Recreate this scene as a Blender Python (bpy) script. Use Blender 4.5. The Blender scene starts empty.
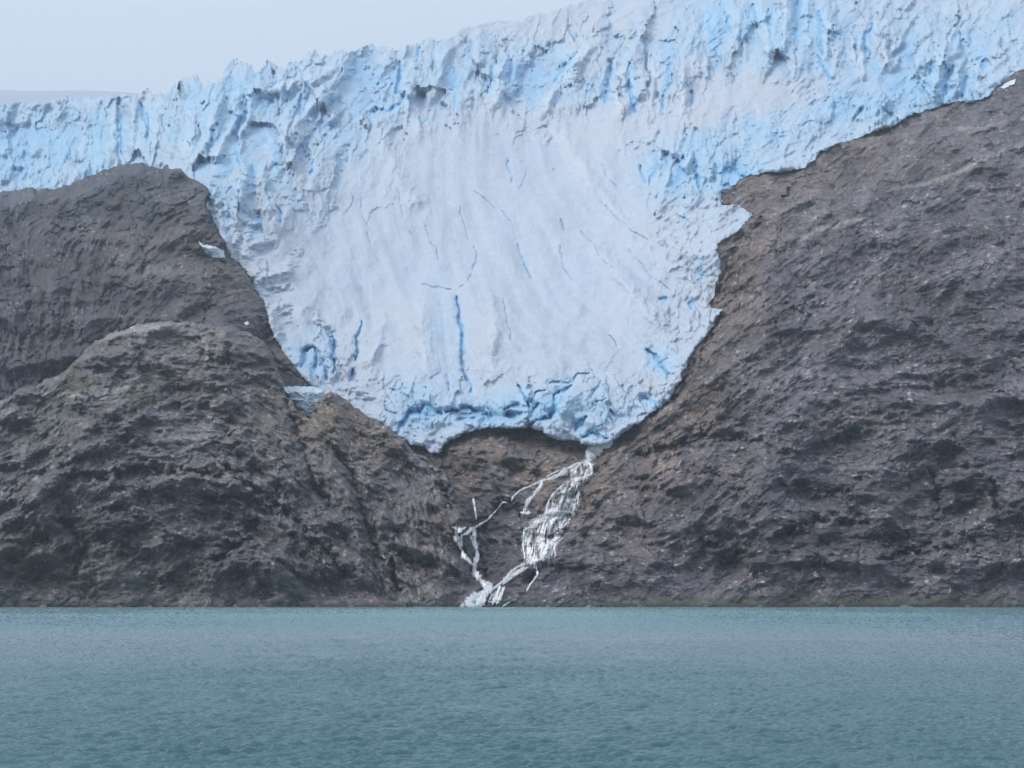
import bpy, math, random
import numpy as np

# ----------------------------------------------------------------------------------------------
# A tidewater fjord: glacier tongue hanging between rock slopes, two waterfalls, grey-green water.
# Units are metres.  Camera on a ship, 16 m above the water, looking north (+Y).
# ----------------------------------------------------------------------------------------------
F, CX, HZ, CAMH = 1407.0, 512.0, 592.0, 16.4      # lens in pixels, principal column, horizon row, eye height
STEP = 0.7
rng = np.random.RandomState(7)
random.seed(7)
sc = bpy.context.scene
f32 = np.float32

# ------------------------------------------------------------------ numeric helpers
def smooth(a, b, x):
    t = np.clip((x - a) / (b - a), 0, 1)
    return t * t * (3 - 2 * t)

def perlin(x, y, seed=0):
    r = np.random.RandomState(seed + 1000)
    perm = r.permutation(1024)
    ang = r.rand(1024) * 2 * math.pi
    gx, gy = np.cos(ang).astype(f32), np.sin(ang).astype(f32)
    xi, yi = np.floor(x).astype(np.int32), np.floor(y).astype(np.int32)
    xf, yf = (x - xi).astype(f32), (y - yi).astype(f32)
    def h(a, b):
        return perm[(perm[a & 1023] + b) & 1023]
    def g(a, b, dx, dy):
        k = h(a, b)
        return gx[k] * dx + gy[k] * dy
    u = xf * xf * xf * (xf * (xf * 6 - 15) + 10)
    v = yf * yf * yf * (yf * (yf * 6 - 15) + 10)
    n00, n10 = g(xi, yi, xf, yf), g(xi + 1, yi, xf - 1, yf)
    n01, n11 = g(xi, yi + 1, xf, yf - 1), g(xi + 1, yi + 1, xf - 1, yf - 1)
    return ((n00 * (1 - u) + n10 * u) * (1 - v) + (n01 * (1 - u) + n11 * u) * v) * 1.5

def fbm(x, y, seed, octs=4, gain=0.5, ridged=False):
    s, a, tot = 0, 1.0, 0
    for o in range(octs):
        n = perlin(x * 2 ** o, y * 2 ** o, seed + o * 17)
        if ridged:
            n = 1 - 2 * np.abs(n)
        s = s + a * n
        tot += a
        a *= gain
    return s / tot

def worley(x, y, seed):
    """F1, F2 and a random value of the nearest cell."""
    xi, yi = np.floor(x).astype(np.int32), np.floor(y).astype(np.int32)
    r = np.random.RandomState(seed + 5000)
    perm = r.permutation(1024)
    px, py, pv = r.rand(1024).astype(f32), r.rand(1024).astype(f32), r.rand(1024).astype(f32)
    f1 = np.full(x.shape, 9, f32); f2 = np.full(x.shape, 9, f32); val = np.zeros(x.shape, f32)
    for dx in (-1, 0, 1):
        for dy in (-1, 0, 1):
            k = perm[(perm[(xi + dx) & 1023] + yi + dy) & 1023]
            d = np.sqrt((xi + dx + px[k] - x) ** 2 + (yi + dy + py[k] - y) ** 2).astype(f32)
            near = d < f1
            f2 = np.where(near, f1, np.minimum(f2, d))
            val = np.where(near, pv[k], val)
            f1 = np.where(near, d, f1)
    return f1, f2, val

def facets(x, y, seed, tilt=1.0):
    """Broken blocks: every cell is a plane with its own offset and tilt. About -1..1, plus distance to the joint."""
    xi, yi = np.floor(x).astype(np.int32), np.floor(y).astype(np.int32)
    r = np.random.RandomState(seed + 6000)
    perm = r.permutation(1024)
    px, py, pv = r.rand(1024).astype(f32), r.rand(1024).astype(f32), r.uniform(-1, 1, 1024).astype(f32)
    tx, ty = r.uniform(-1, 1, 1024).astype(f32), r.uniform(-1, 1, 1024).astype(f32)
    f1 = np.full(x.shape, 9, f32); f2 = np.full(x.shape, 9, f32); val = np.zeros(x.shape, f32)
    for dx in (-1, 0, 1):
        for dy in (-1, 0, 1):
            k = perm[(perm[(xi + dx) & 1023] + yi + dy) & 1023]
            ex, ey = (x - xi - dx - px[k]).astype(f32), (y - yi - dy - py[k]).astype(f32)
            d = np.sqrt(ex * ex + ey * ey)
            z = 0.55 * pv[k] + tilt * (tx[k] * ex + ty[k] * ey)
            near = d < f1
            f2 = np.where(near, f1, np.minimum(f2, d))
            val = np.where(near, z, val)
            f1 = np.where(near, d, f1)
    return val, f2 - f1

def tps(pts, U, V):
    p = np.array(pts, float); n = len(p)
    sc_ = 500.0
    P = p[:, :2] / sc_
    def k(r2):
        return np.where(r2 > 1e-12, r2 * np.log(np.maximum(r2, 1e-12)) * 0.5, 0)
    K = k(((P[:, None] - P[None]) ** 2).sum(-1)) + np.eye(n) * 2e-3
    A = np.zeros((n + 3, n + 3)); A[:n, :n] = K
    A[:n, n] = 1; A[:n, n + 1:] = P; A[n, :n] = 1; A[n + 1:, :n] = P.T
    w = np.linalg.solve(A, np.concatenate([p[:, 2], [0, 0, 0]]))
    x, y = np.clip(U, -260, 1284) / sc_, V / sc_
    out = w[n] + w[n + 1] * x + w[n + 2] * y
    for i in range(n):
        out = out + w[i] * k((x - P[i, 0]) ** 2 + (y - P[i, 1]) ** 2)
    return out

def seg_dist(U, V, pts, closed=False):
    d = np.full(U.shape, 1e9, f32)
    m = len(pts)
    for i in range(m if closed else m - 1):
        (ax, ay), (bx, by) = pts[i], pts[(i + 1) % m]
        ex, ey = bx - ax, by - ay
        t = np.clip(((U - ax) * ex + (V - ay) * ey) / max(ex * ex + ey * ey, 1e-9), 0, 1)
        d = np.minimum(d, (U - ax - t * ex) ** 2 + (V - ay - t * ey) ** 2)
    return np.sqrt(d)

def sdf(U, V, poly):
    """Signed distance, positive inside."""
    d = seg_dist(U, V, poly, True)
    ins = np.zeros(U.shape, bool)
    m = len(poly)
    for i in range(m):
        (ax, ay), (bx, by) = poly[i], poly[(i + 1) % m]
        if ay == by:
            continue
        c = ((ay > V) != (by > V)) & (U < (bx - ax) * (V - ay) / (by - ay) + ax)
        ins ^= c
    return np.where(ins, d, -d)

def flow(pts, U, V):
    """Orientation field (grid angle, v downwards) from strokes (u, v, degrees up-right)."""
    c = np.zeros(U.shape); s = np.zeros(U.shape)
    for (u, v, a) in pts:
        w = 1.0 / (((U - u) ** 2 + (V - v) ** 2) + 900.0) ** 1.5
        c += w * math.cos(2 * math.radians(-a)); s += w * math.sin(2 * math.radians(-a))
    return 0.5 * np.arctan2(s, c)

def blur(a, n=1):
    for _ in range(n):
        a = (np.roll(a, 1, 0) + 2 * a + np.roll(a, -1, 0)) / 4
        a = (np.roll(a, 1, 1) + 2 * a + np.roll(a, -1, 1)) / 4
    return a

def streaks(theta, seed, length, soft):
    """Noise smeared along an orientation field: rock beds and ice flow lines. Unit variance."""
    h, w = theta.shape
    length, soft = max(2, int(round(length / STEP))), max(1, int(round(soft / STEP ** 2)))
    n = blur(np.random.RandomState(seed).randn(h, w), soft).astype(f32)
    dx, dy = np.cos(theta).astype(f32), np.sin(theta).astype(f32)
    yy, xx = np.mgrid[0:h, 0:w].astype(f32)
    acc = n.copy()
    for sgn in (1, -1):
        x, y = xx.copy(), yy.copy()
        pdx, pdy = dx * sgn, dy * sgn
        for k in range(length):
            x += pdx; y += pdy
            xi = np.clip(np.rint(x).astype(np.int32), 0, w - 1); yi = np.clip(np.rint(y).astype(np.int32), 0, h - 1)
            acc += n[yi, xi] * (1 - k / length)
            ndx, ndy = dx[yi, xi], dy[yi, xi]
            flip = np.where(ndx * pdx + ndy * pdy < 0, -1, 1)
            pdx, pdy = ndx * flip, ndy * flip
    acc -= acc.mean()
    return acc / acc.std()

def blobs(U, V, lst):
    out = np.zeros(U.shape, f32)
    for (u, v, ru, rv, w) in lst:
        out += w * np.exp(-(((U - u) / ru) ** 2 + ((V - v) / rv) ** 2))
    return out

def cut(U, V, strokes, full=False, rough=1.0):
    """Tapered slits: returns a 0..1 profile of the slits and of their wider walls."""
    slit = np.zeros(U.shape, f32); wall = np.zeros(U.shape, f32); wid = np.zeros(U.shape, f32)
    u1, v1 = U[0], V[:, 0]
    for st in strokes:
        w, pts = st[0], st[1:]
        xs, ys = [p[0] for p in pts], [p[1] for p in pts]
        pad = w * 5 + 4
        i0, i1 = np.searchsorted(u1, min(xs) - pad), np.searchsorted(u1, max(xs) + pad)
        j0, j1 = np.searchsorted(v1, min(ys) - pad), np.searchsorted(v1, max(ys) + pad)
        if i1 <= i0 or j1 <= j0:
            continue
        uu, vv = U[j0:j1, i0:i1], V[j0:j1, i0:i1]
        wu = uu + rough * (2.2 * perlin(uu / 13, vv / 13, 93) + 1.1 * perlin(uu / 5, vv / 5, 91)); wv = vv + rough * (2.2 * perlin(uu / 13, vv / 13, 94) + 1.1 * perlin(uu / 5, vv / 5, 92))
        d = seg_dist(wu, wv, pts)
        cx, cy = sum(xs) / len(xs), sum(ys) / len(ys)
        half = max(math.hypot(max(xs) - min(xs), max(ys) - min(ys)) / 2, 1)
        taper = 1.15 - 0.7 * np.clip(np.hypot(wu - cx, wv - cy) / half, 0, 1.3) ** 2
        ww = np.maximum(w * taper * (1 + 0.7 * perlin(uu / 7, vv / 7, 95)), 0.3) * 0.62
        brk = smooth(-.6, -.1, perlin(uu / 9, vv / 9, 96) + (0.5 if w > 2 else 0))
        slit[j0:j1, i0:i1] = np.maximum(slit[j0:j1, i0:i1], np.exp(-(d / ww) ** 2) * brk)
        wid[j0:j1, i0:i1] = np.maximum(wid[j0:j1, i0:i1], np.exp(-(d / (ww * 3 + 2)) ** 2) * min(1, (w / 2.6) ** 1.5))
        wall[j0:j1, i0:i1] = np.maximum(wall[j0:j1, i0:i1], np.exp(-(d / (ww * 3.0 + 1.6)) ** 2) * brk)
    return (slit, wall, wid) if full else (slit, wall)

# ------------------------------------------------------------------ mesh helpers
def world(U, V, D):
    return np.stack([(U - CX) / F * D, D, CAMH + (HZ - V) / F * D], -1)

def grid_faces(h, w, keep):
    idx = np.arange(h * w, dtype=np.int32).reshape(h, w)
    q = np.stack([idx[:-1, :-1], idx[1:, :-1], idx[1:, 1:], idx[:-1, 1:]], -1)
    return q[keep] if keep is not None else q.reshape(-1, 4)

def grid_object(name, P, keep, mat, tint=None, extra=None, parent=None):
    h, w = P.shape[:2]
    faces = grid_faces(h, w, keep)
    used = np.unique(faces)
    remap = np.zeros(h * w, np.int32); remap[used] = np.arange(len(used))
    faces = remap[faces].ravel()
    me = bpy.data.meshes.new(name)
    me.vertices.add(len(used)); me.vertices.foreach_set('co', P.reshape(-1, 3)[used].astype(f32).ravel())
    me.loops.add(len(faces)); me.loops.foreach_set('vertex_index', faces)
    nf = len(faces) // 4
    me.polygons.add(nf)
    me.polygons.foreach_set('loop_start', np.arange(0, nf * 4, 4, dtype=np.int32))
    me.polygons.foreach_set('use_smooth', np.ones(nf, bool))
    me.update(calc_edges=True)
    if tint is not None:
        a = me.attributes.new('tint', 'FLOAT_COLOR', 'POINT')
        c = np.ones((h * w, 4), f32); c[:, :3] = tint.reshape(-1, 3)
        a.data.foreach_set('color', c[used].ravel())
    for k, arr in (extra or {}).items():
        a = me.attributes.new(k, 'FLOAT', 'POINT')
        a.data.foreach_set('value', arr.reshape(-1)[used].astype(f32))
    me.materials.append(mat)
    o = bpy.data.objects.new(name, me)
    sc.collection.objects.link(o)
    if parent:
        o.parent = parent
    return o

def py_object(name, verts, faces, mat, parent=None, flat=False):
    me = bpy.data.meshes.new(name)
    me.from_pydata([tuple(v) for v in verts], [], faces)
    me.polygons.foreach_set('use_smooth', np.full(len(me.polygons), not flat))
    me.materials.append(mat)
    me.update()
    o = bpy.data.objects.new(name, me)
    sc.collection.objects.link(o)
    if parent:
        o.parent = parent
    return o

def tag(o, label, cat, group=None, kind=None):
    o['label'] = label; o['category'] = cat
    if group: o['group'] = group
    if kind: o['kind'] = kind
    return o

def empty(name, loc):
    o = bpy.data.objects.new(name, None); o.location = loc
    sc.collection.objects.link(o)
    return o

# ------------------------------------------------------------------ materials
def new_mat(name):
    m = bpy.data.materials.new(name); m.use_nodes = True
    nt = m.node_tree
    return m, nt, nt.nodes['Principled BSDF'], nt.nodes['Material Output']

def nd(nt, t, **kw):
    n = nt.nodes.new(t)
    for k, v in kw.items():
        if k.startswith('i_'):
            key = k[2:]
            n.inputs[int(key) if key.isdigit() else key.replace('_', ' ')].default_value = v
        else:
            setattr(n, k, v)
    return n

def rock_material():
    m, nt, b, out = new_mat('weathered_rock')
    L = nt.links.new
    at = nd(nt, 'ShaderNodeAttribute', attribute_name='tint')
    geo = nd(nt, 'ShaderNodeNewGeometry')
    n1 = nd(nt, 'ShaderNodeTexNoise', i_Scale=0.09, i_Detail=6.0, i_Roughness=0.7)
    n2 = nd(nt, 'ShaderNodeTexNoise', i_Scale=0.5, i_Detail=5.0, i_Roughness=0.75)
    L(geo.outputs['Position'], n1.inputs['Vector']); L(geo.outputs['Position'], n2.inputs['Vector'])
    r = nd(nt, 'ShaderNodeMapRange', i_1=0.3, i_2=0.7, i_3=0.72, i_4=1.3)
    L(n1.outputs[0], r.inputs[0])
    mx = nd(nt, 'ShaderNodeVectorMath', operation='SCALE')
    L(at.outputs['Color'], mx.inputs[0]); L(r.outputs[0], mx.inputs['Scale'])
    L(mx.outputs[0], b.inputs['Base Color'])
    b.inputs['Roughness'].default_value = 0.8
    b.inputs['Specular IOR Level'].default_value = 0.25
    bp = nd(nt, 'ShaderNodeBump', i_Strength=0.6, i_Distance=1.2)
    L(n2.outputs[0], bp.inputs['Height']); L(bp.outputs[0], b.inputs['Normal'])
    return m

def ice_material(name):
    m, nt, b, out = new_mat(name)
    L = nt.links.new
    at = nd(nt, 'ShaderNodeAttribute', attribute_name='tint')
    geo = nd(nt, 'ShaderNodeNewGeometry')
    n1 = nd(nt, 'ShaderNodeTexNoise', i_Scale=0.06, i_Detail=6.0, i_Roughness=0.65)
    n2 = nd(nt, 'ShaderNodeTexNoise', i_Scale=0.25, i_Detail=6.0, i_Roughness=0.7)
    L(geo.outputs['Position'], n1.inputs['Vector']); L(geo.outputs['Position'], n2.inputs['Vector'])
    r = nd(nt, 'ShaderNodeMapRange', i_1=0.3, i_2=0.7, i_3=0.93, i_4=1.05)
    L(n1.outputs[0], r.inputs[0])
    mx = nd(nt, 'ShaderNodeVectorMath', operation='SCALE')
    L(at.outputs['Color'], mx.inputs[0]); L(r.outputs[0], mx.inputs['Scale'])
    L(mx.outputs[0], b.inputs['Base Color'])
    b.inputs['Roughness'].default_value = 0.55
    b.inputs['Specular IOR Level'].default_value = 0.3
    bp = nd(nt, 'ShaderNodeBump', i_Strength=0.3, i_Distance=1.2)
    L(n2.outputs[0], bp.inputs['Height']); L(bp.outputs[0], b.inputs['Normal'])
    return m

def foam_material():
    """Falling water: opaque white in the core of a stream, thinning to a veil with gaps at its sides."""
    m, nt, b, out = new_mat('falling_white_water')
    L = nt.links.new
    geo = nd(nt, 'ShaderNodeNewGeometry')
    core = nd(nt, 'ShaderNodeAttribute', attribute_name='core')
    mp = nd(nt, 'ShaderNodeMapping'); mp.inputs['Scale'].default_value = (0.55, 0.10, 0.05)
    n = nd(nt, 'ShaderNodeTexNoise', i_Scale=1.0, i_Detail=5.0, i_Roughness=0.7)
    L(geo.outputs['Position'], mp.inputs['Vector']); L(mp.outputs[0], n.inputs['Vector'])
    b.inputs['Base Color'].default_value = (0.76, 0.77, 0.79, 1)
    b.inputs['Roughness'].default_value = 0.6
    a1 = nd(nt, 'ShaderNodeMath', operation='MULTIPLY_ADD'); a1.inputs[1].default_value = 2.8; a1.inputs[2].default_value = -1.30
    L(n.outputs[0], a1.inputs[0])
    a2 = nd(nt, 'ShaderNodeMath', operation='MULTIPLY_ADD', use_clamp=True); a2.inputs[1].default_value = 1.25
    L(core.outputs['Fac'], a2.inputs[0]); L(a1.outputs[0], a2.inputs[2])
    L(a2.outputs[0], b.inputs['Alpha'])
    return m

ROCK, ICE, FOAM = rock_material(), ice_material('glacier_ice'), foam_material()

# ------------------------------------------------------------------ the survey grid all terrain is sampled on
def axis(a, b, lo, hi, step, grow=1.12):
    mid = np.arange(a, b + step / 2, step)
    left, right, s = [], [], step
    x = a
    while x > lo:
        s = min(s * grow, 40); x -= s; left.append(x)
    x, s = b, step
    while x < hi:
        s = min(s * grow, 40); x += s; right.append(x)
    return np.concatenate([left[::-1], mid, right])

u_ax = axis(-30, 1054, -700, 1724, STEP)
v_ax = axis(-60, 616, -75, 616, STEP)
v_ax = v_ax[v_ax <= 617]
U, V = np.meshgrid(u_ax, v_ax)
U = U.astype(f32); V = V.astype(f32)
n_a, n_b = fbm(U / 14, V / 14, 1, 4, 0.6), fbm(U / 14, V / 14, 2, 4, 0.6)
JU, JV = U + 4.5 * n_a, V + 4.5 * n_b            # ragged version of the coordinates, for contacts
big_a, big_b = perlin(U / 60, V / 60, 3), perlin(U / 60, V / 60, 4)

# outlines, in survey coordinates
LEFT_EDGE = [(204, 186), (209, 193), (204, 204), (210, 220), (217, 228), (223, 241), (230, 257), (245, 270), (255, 290), (262, 300),
             (268, 318), (273, 335), (286, 358), (298, 372), (312, 387)]
FRONT = [(322, 397), (335, 398), (347, 402), (362, 414), (380, 423), (396, 434), (403, 441), (412, 446), (421, 446), (426, 450), (434, 454), (439, 455), (444, 446),
         (450, 441), (457, 438), (464, 433), (478, 430), (494, 428), (512, 429), (530, 428), (540, 431), (552, 438), (565, 441), (578, 442), (588, 446), (600, 446),
         (612, 442), (628, 431), (646, 419), (652, 411), (662, 407), (672, 398), (676, 388), (682, 380), (681, 373), (686, 370), (690, 358), (697, 346), (704, 339),
         (714, 324), (722, 310), (716, 307), (712, 309), (711, 303), (715, 296), (716, 285), (721, 273), (722, 260), (717, 250), (718, 243), (733, 236), (746, 222), (752, 215), (747, 209), (738, 205), (722, 205),
         (721, 194), (733, 188), (741, 181), (750, 176), (765, 172), (783, 171), (804, 169), (815, 159), (822, 152), (838, 144), (860, 138), (880, 130), (897, 124), (915, 113),
         (930, 110), (945, 104), (970, 102), (985, 99), (993, 91), (1005, 80), (1024, 70), (1070, 50), (1300, -40), (1900, -200)]
GLACIER = [(-800, 330), (0, 262), (100, 238), (160, 222), (190, 210), (203, 192)] + LEFT_EDGE[1:] + FRONT + [(1900, -400), (-800, -400)]
CLIFF_TOP = [(-800, 240), (-60, 210), (0, 205), (30, 201), (36, 203), (62, 199), (75, 197), (88, 189), (105, 182), (122, 176), (141, 173), (150, 176), (168, 179),
             (170, 172), (182, 171), (187, 177), (198, 182), (205, 187)]
CLIFF = CLIFF_TOP + LEFT_EDGE + [(330, 420), (330, 640), (-800, 640)]
DOME = [(-800, 440), (-60, 412), (0, 403), (30, 388), (52, 381), (66, 374), (78, 362), (90, 349), (108, 338), (122, 333), (138, 327), (170, 324), (200, 326),
        (232, 330), (250, 336), (262, 345), (270, 357), (281, 384), (288, 398), (298, 411), (311, 420), (313, 409), (318, 400), (332, 396), (346, 403), (362, 415), (380, 424), (396, 436),
        (410, 450), (422, 460), (436, 467), (446, 474), (452, 490), (462, 520), (472, 560), (466, 590), (458, 606), (455, 640), (-800, 640)]

sd_g = sdf(U + 3.0 * n_a + 0.8 * perlin(U / 3.6, V / 3.6, 7), V + 3.0 * n_b + 0.8 * perlin(U / 3.6, V / 3.6, 8), GLACIER)
sd_b = sdf(JU, JV, CLIFF)
sd_c = sdf(JU, JV, DOME)

# ------------------------------------------------------------------ depths of the bed and the rock masses
shore = [(u, 606, 1507) for u in (-250, -120, 0, 120, 240, 360, 470, 560, 650, 750, 850, 950, 1050, 1150, 1280)]
bed_pts = shore + [(u, 640, 1460) for u in (-200, 200, 600, 1000, 1270)] + [
    (208, 192, 2345), (245, 270, 2200), (272, 335, 2105), (310, 390, 2020), (335, 400, 1990), (390, 430, 1900), (440, 452, 1850),
    (480, 428, 1850), (540, 428, 1850), (600, 446, 1800), (660, 408, 1830), (720, 310, 2000), (718, 242, 2130), (740, 180, 2300),
    (850, 140, 2420), (985, 100, 2490), (1024, 70, 2560), (1200, 0, 2750), (480, 300, 2200), (480, 200, 2500), (480, 100, 2860), (480, 30, 3250),
    (300, 60, 3060), (250, 120, 2770), (330, 250, 2350), (600, 200, 2440), (650, 100, 2760), (800, 60, 2800), (1024, 0, 3000),
    (600, 0, 3350), (800, -60, 3450), (1024, -60, 3500), (1250, -60, 3300), (520, 520, 1690), (520, 560, 1590), (470, 560, 1600), (440, 500, 1720),
    (620, 520, 1640), (620, 470, 1740), (800, 500, 1625), (1000, 500, 1615), (1250, 500, 1610), (800, 400, 1750), (1000, 400, 1740), (900, 300, 1900), (1024, 300, 1895),
    (1250, 300, 1890), (900, 200, 2115), (1024, 200, 2110), (1250, 150, 2200), (750, 300, 1965), (700, 400, 1795), (100, 100, 3050), (0, 150, 2900),
    (-200, 150, 2900), (-200, 60, 3200), (0, 60, 3300), (150, 250, 2500), (0, 300, 2400), (-200, 350, 2300)]
D_bed = tps(bed_pts, U, V)
cliff_pts = [(0, 204, 2290), (-200, 225, 2280), (100, 185, 2340), (170, 178, 2340), (204, 187, 2310), (207, 222, 2240), (245, 270, 2170), (272, 335, 2075), (312, 388, 1985),
             (0, 400, 1960), (-200, 400, 1960), (100, 350, 1985), (200, 330, 1995), (50, 290, 2075), (150, 260, 2140), (0, 300, 2065), (-200, 300, 2065), (200, 500, 1800), (0, 500, 1800), (-200, 500, 1800),
             (330, 500, 1830)]
D_cliff = tps(cliff_pts, U, V)
dome_pts = shore + [(-200, 640, 1470), (200, 640, 1470), (500, 640, 1470), (170, 325, 1830), (60, 376, 1770), (0, 402, 1745), (-200, 430, 1720), (280, 372, 1810), (335, 397, 1800),
                    (400, 440, 1735), (440, 470, 1695), (200, 450, 1640), (100, 500, 1575), (300, 520, 1590), (200, 560, 1540), (0, 500, 1590), (-200, 520, 1570), (390, 520, 1600),
                    (450, 540, 1590), (300, 440, 1690), (150, 390, 1740), (90, 430, 1655)]
D_dome = tps(dome_pts, U, V)

# ------------------------------------------------------------------ rock relief
RIGHT_FLOW = [(720, 330, 52), (650, 420, 40), (760, 260, 40), (800, 250, 33), (900, 150, 24), (1000, 110, 20), (900, 350, 14), (800, 420, 22), (700, 520, 24),
              (640, 560, 12), (900, 560, 4), (600, 600, 4), (640, 470, 28), (520, 455, 8), (480, 470, -20), (1000, 250, 12), (850, 320, 22), (740, 420, 26), (700, 360, 45), (560, 570, 14), (560, 440, 12),
              (760, 190, 15), (850, 160, 22), (1000, 450, 0), (480, 530, -35), (500, 550, 20), (820, 500, -6), (1100, 300, 10)]
DOME_FLOW = [(170, 340, 6), (250, 350, -12), (280, 380, -32), (330, 440, -35), (380, 440, -32), (420, 520, -58), (330, 520, -50), (250, 480, -24), (150, 420, 6), (80, 470, 34), (60, 530, 46),
             (160, 490, -2), (200, 560, 24), (120, 585, 14), (300, 580, -42), (370, 500, -56), (30, 420, 22), (0, 590, 10), (250, 600, 20), (220, 410, 2), (430, 580, -60), (300, 470, -45)]
CLIFF_FLOW = [(30, 300, 95), (70, 330, 75), (100, 270, 100), (130, 230, 60), (200, 270, 18), (160, 300, 40), (250, 290, 8), (60, 215, 20), (160, 195, 8), (230, 320, 4), (280, 360, -20), (0, 250, 100)]

ANG = [math.radians(a) for a in (0, 36, 72, 108, 144)]
def oriented(theta, seed, scale, ratio, octs, gain=0.5, ridged=False):
    """Fractal noise whose grain follows an orientation field, without repeating streaks."""
    out = np.zeros(U.shape, f32); n2 = np.zeros(U.shape, f32)
    for k, a in enumerate(ANG):
        w = np.maximum(np.cos(2 * (theta - a)), 0).astype(f32) ** 3
        ca, sa = math.cos(a), math.sin(a)
        n = fbm((U * ca + V * sa) / (scale * ratio), (-U * sa + V * ca) / scale, seed + 50 * k, octs, gain, ridged)
        out += w * n; n2 += w * w
    return out / np.sqrt(np.maximum(n2, 1e-4))

def terrace(h, steps, sharp):
    t = h * steps
    fl = np.floor(t); fr = t - fl
    return (fl + smooth(0.5 - sharp, 0.5 + sharp, fr)) / steps

def relief(theta0, theta, seed, mass_a, lump_a, ledge_a, block_a, grit_a, steps):
    fine = 0.55 * streaks(theta, seed, 3, 0.4) + 0.6 * perlin(U / 2.1, V / 1.7, seed + 21) * 2 + 0.4 * np.random.RandomState(seed).randn(*U.shape).astype(f32)
    wu, wv = U + 9 * big_a, V + 9 * big_b
    mass = fbm(wu / 110, wv / 80, seed + 3, 4, 0.5, True)
    lump = oriented(theta, seed + 4, 22, 2.4, 5, 0.5, True)
    led = oriented(theta, seed + 5, 24, 3.2, 6, 0.52)
    mid = np.clip(streaks(theta, seed + 1, 12, 2.5), -1.8, 2.2) * smooth(-.15, .4, fbm(U / 38, V / 26, seed + 15, 3))
    k1, e1 = facets((U + 9 * n_a) / 34, (V + 9 * n_b) / 22, seed + 5)
    k2, e2 = facets((U + 6 * n_a) / 9, (V + 6 * n_b) / 7, seed + 6)
    joint = np.exp(-(e1 / .045) ** 2) * smooth(-.1, .4, perlin(U / 22, V / 22, seed + 11)) + 0.7 * np.exp(-(e2 / .07) ** 2) * smooth(0, .45, perlin(U / 16, V / 16, seed + 12))
    grit = oriented(theta, seed + 7, 4.5, 1.8, 3, 0.6)
    mod = 0.15 + 1.0 * smooth(-0.4, 0.45, fbm(U / 60, V / 45, seed + 8, 4))
    mod2 = 0.1 + 1.1 * smooth(-0.3, 0.4, fbm(U / 50, V / 40, seed + 9, 4))
    led_t = terrace(led, steps, 0.22)
    d = mass_a * mass + lump_a * lump * (0.4 + 0.6 * mod) + ledge_a * (0.35 * led + (0.2 + 0.8 * mod) * led_t) + block_a * mod2 * (k1 + 0.6 * k2) + grit_a * (0.35 + 0.65 * mod) * grit + 0.5 * fine + 2.4 * mid - 4.5 * joint
    return (-d).astype(f32), fine - 2.2 * joint, grit, led

th0_r = flow(RIGHT_FLOW, U, V) + 0.3 * big_a
th_r = th0_r + 0.5 * fbm(U / 36, V / 30, 31, 3, .5)
th0_c = flow(DOME_FLOW, U, V) + 0.3 * big_a
th_c = th0_c + 0.6 * fbm(U / 36, V / 30, 32, 3, .5)
th0_b = flow(CLIFF_FLOW, U, V) + 0.3 * big_a
th_b = th0_b + 0.5 * fbm(U / 36, V / 36, 33, 3, .5)
R_r, fr, mr, cr_ = relief(th0_r, th_r, 100, 46, 10, 24, 8, 2.8, 3.4)
R_c, fc, mc, cc_ = relief(th0_c, th_c, 200, 46, 17, 32, 9, 3.4, 3.8)
R_b, fb, mb, cb_ = relief(th0_b, th_b, 300, 42, 10, 18, 7, 2.8, 3.2)
near_water = smooth(608, 560, V)

# gullies and clefts: (width, points...)
RIGHT_CLEFTS = [(3, (600, 452), (585, 470), (572, 500), (560, 540), (530, 580)), (2, (505, 500), (488, 520), (478, 545), (486, 585)), (2, (636, 455), (700, 440), (760, 440)),
                (2, (720, 318), (700, 352), (676, 390), (650, 418)), (1.6, (640, 480), (680, 470), (720, 478)), (1.8, (880, 560), (930, 545), (990, 560)), (2, (770, 540), (820, 520), (870, 525)),
                (2, (715, 300), (730, 250), (760, 222)), (1.5, (930, 470), (940, 500), (935, 520)), (1.5, (990, 480), (1000, 510))]
DOME_CLEFTS = [(2.4, (283, 392), (296, 425), (303, 450), (312, 482), (330, 505)), (2.2, (330, 445), (345, 465), (358, 492), (364, 516), (380, 560)), (2, (270, 500), (300, 525), (330, 555), (345, 575)),
               (2.2, (415, 450), (440, 480), (450, 510)), (2, (392, 560), (400, 590)), (2.5, (60, 520), (85, 545), (75, 575)), (2, (180, 470), (230, 478), (262, 490)), (2, (100, 480), (140, 468), (190, 474)),
               (2, (205, 500), (250, 498), (280, 515)), (2, (215, 560), (240, 545), (255, 520))]
CLIFF_CLEFTS = [(2.4, (78, 262), (72, 290), (62, 318), (52, 345), (44, 365)), (2, (205, 262), (207, 300), (204, 328)), (2, (28, 260), (30, 300), (24, 350)), (1.8, (112, 255), (104, 290)), (1.5, (150, 235), (142, 275))]
s_r, w_r = cut(U, V, RIGHT_CLEFTS, rough=2.2); s_c, w_c = cut(U, V, DOME_CLEFTS, rough=1.8); s_b, w_b = cut(U, V, CLIFF_CLEFTS, rough=2.0)

def no_overhang(D, lim, soft=0.0):
    """Nothing hangs: going down a face it may recede by at most lim metres per survey row."""
    out = D.copy()
    for j in range(1, len(D)):
        cap = out[j - 1] + lim * STEP
        out[j] = np.where(out[j] > cap, cap + soft * (out[j] - cap), out[j])
    return out

def crest(sd, w, r):
    """Round a ridge over: the surface recedes towards its outline and plunges beyond it."""
    t = np.clip(1 - sd / w, 0, 1)
    inside = r * (1 - np.sqrt(np.maximum(1 - t ** 2, 0)))
    return np.where(sd > 0, inside, r - sd * 60)

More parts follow.
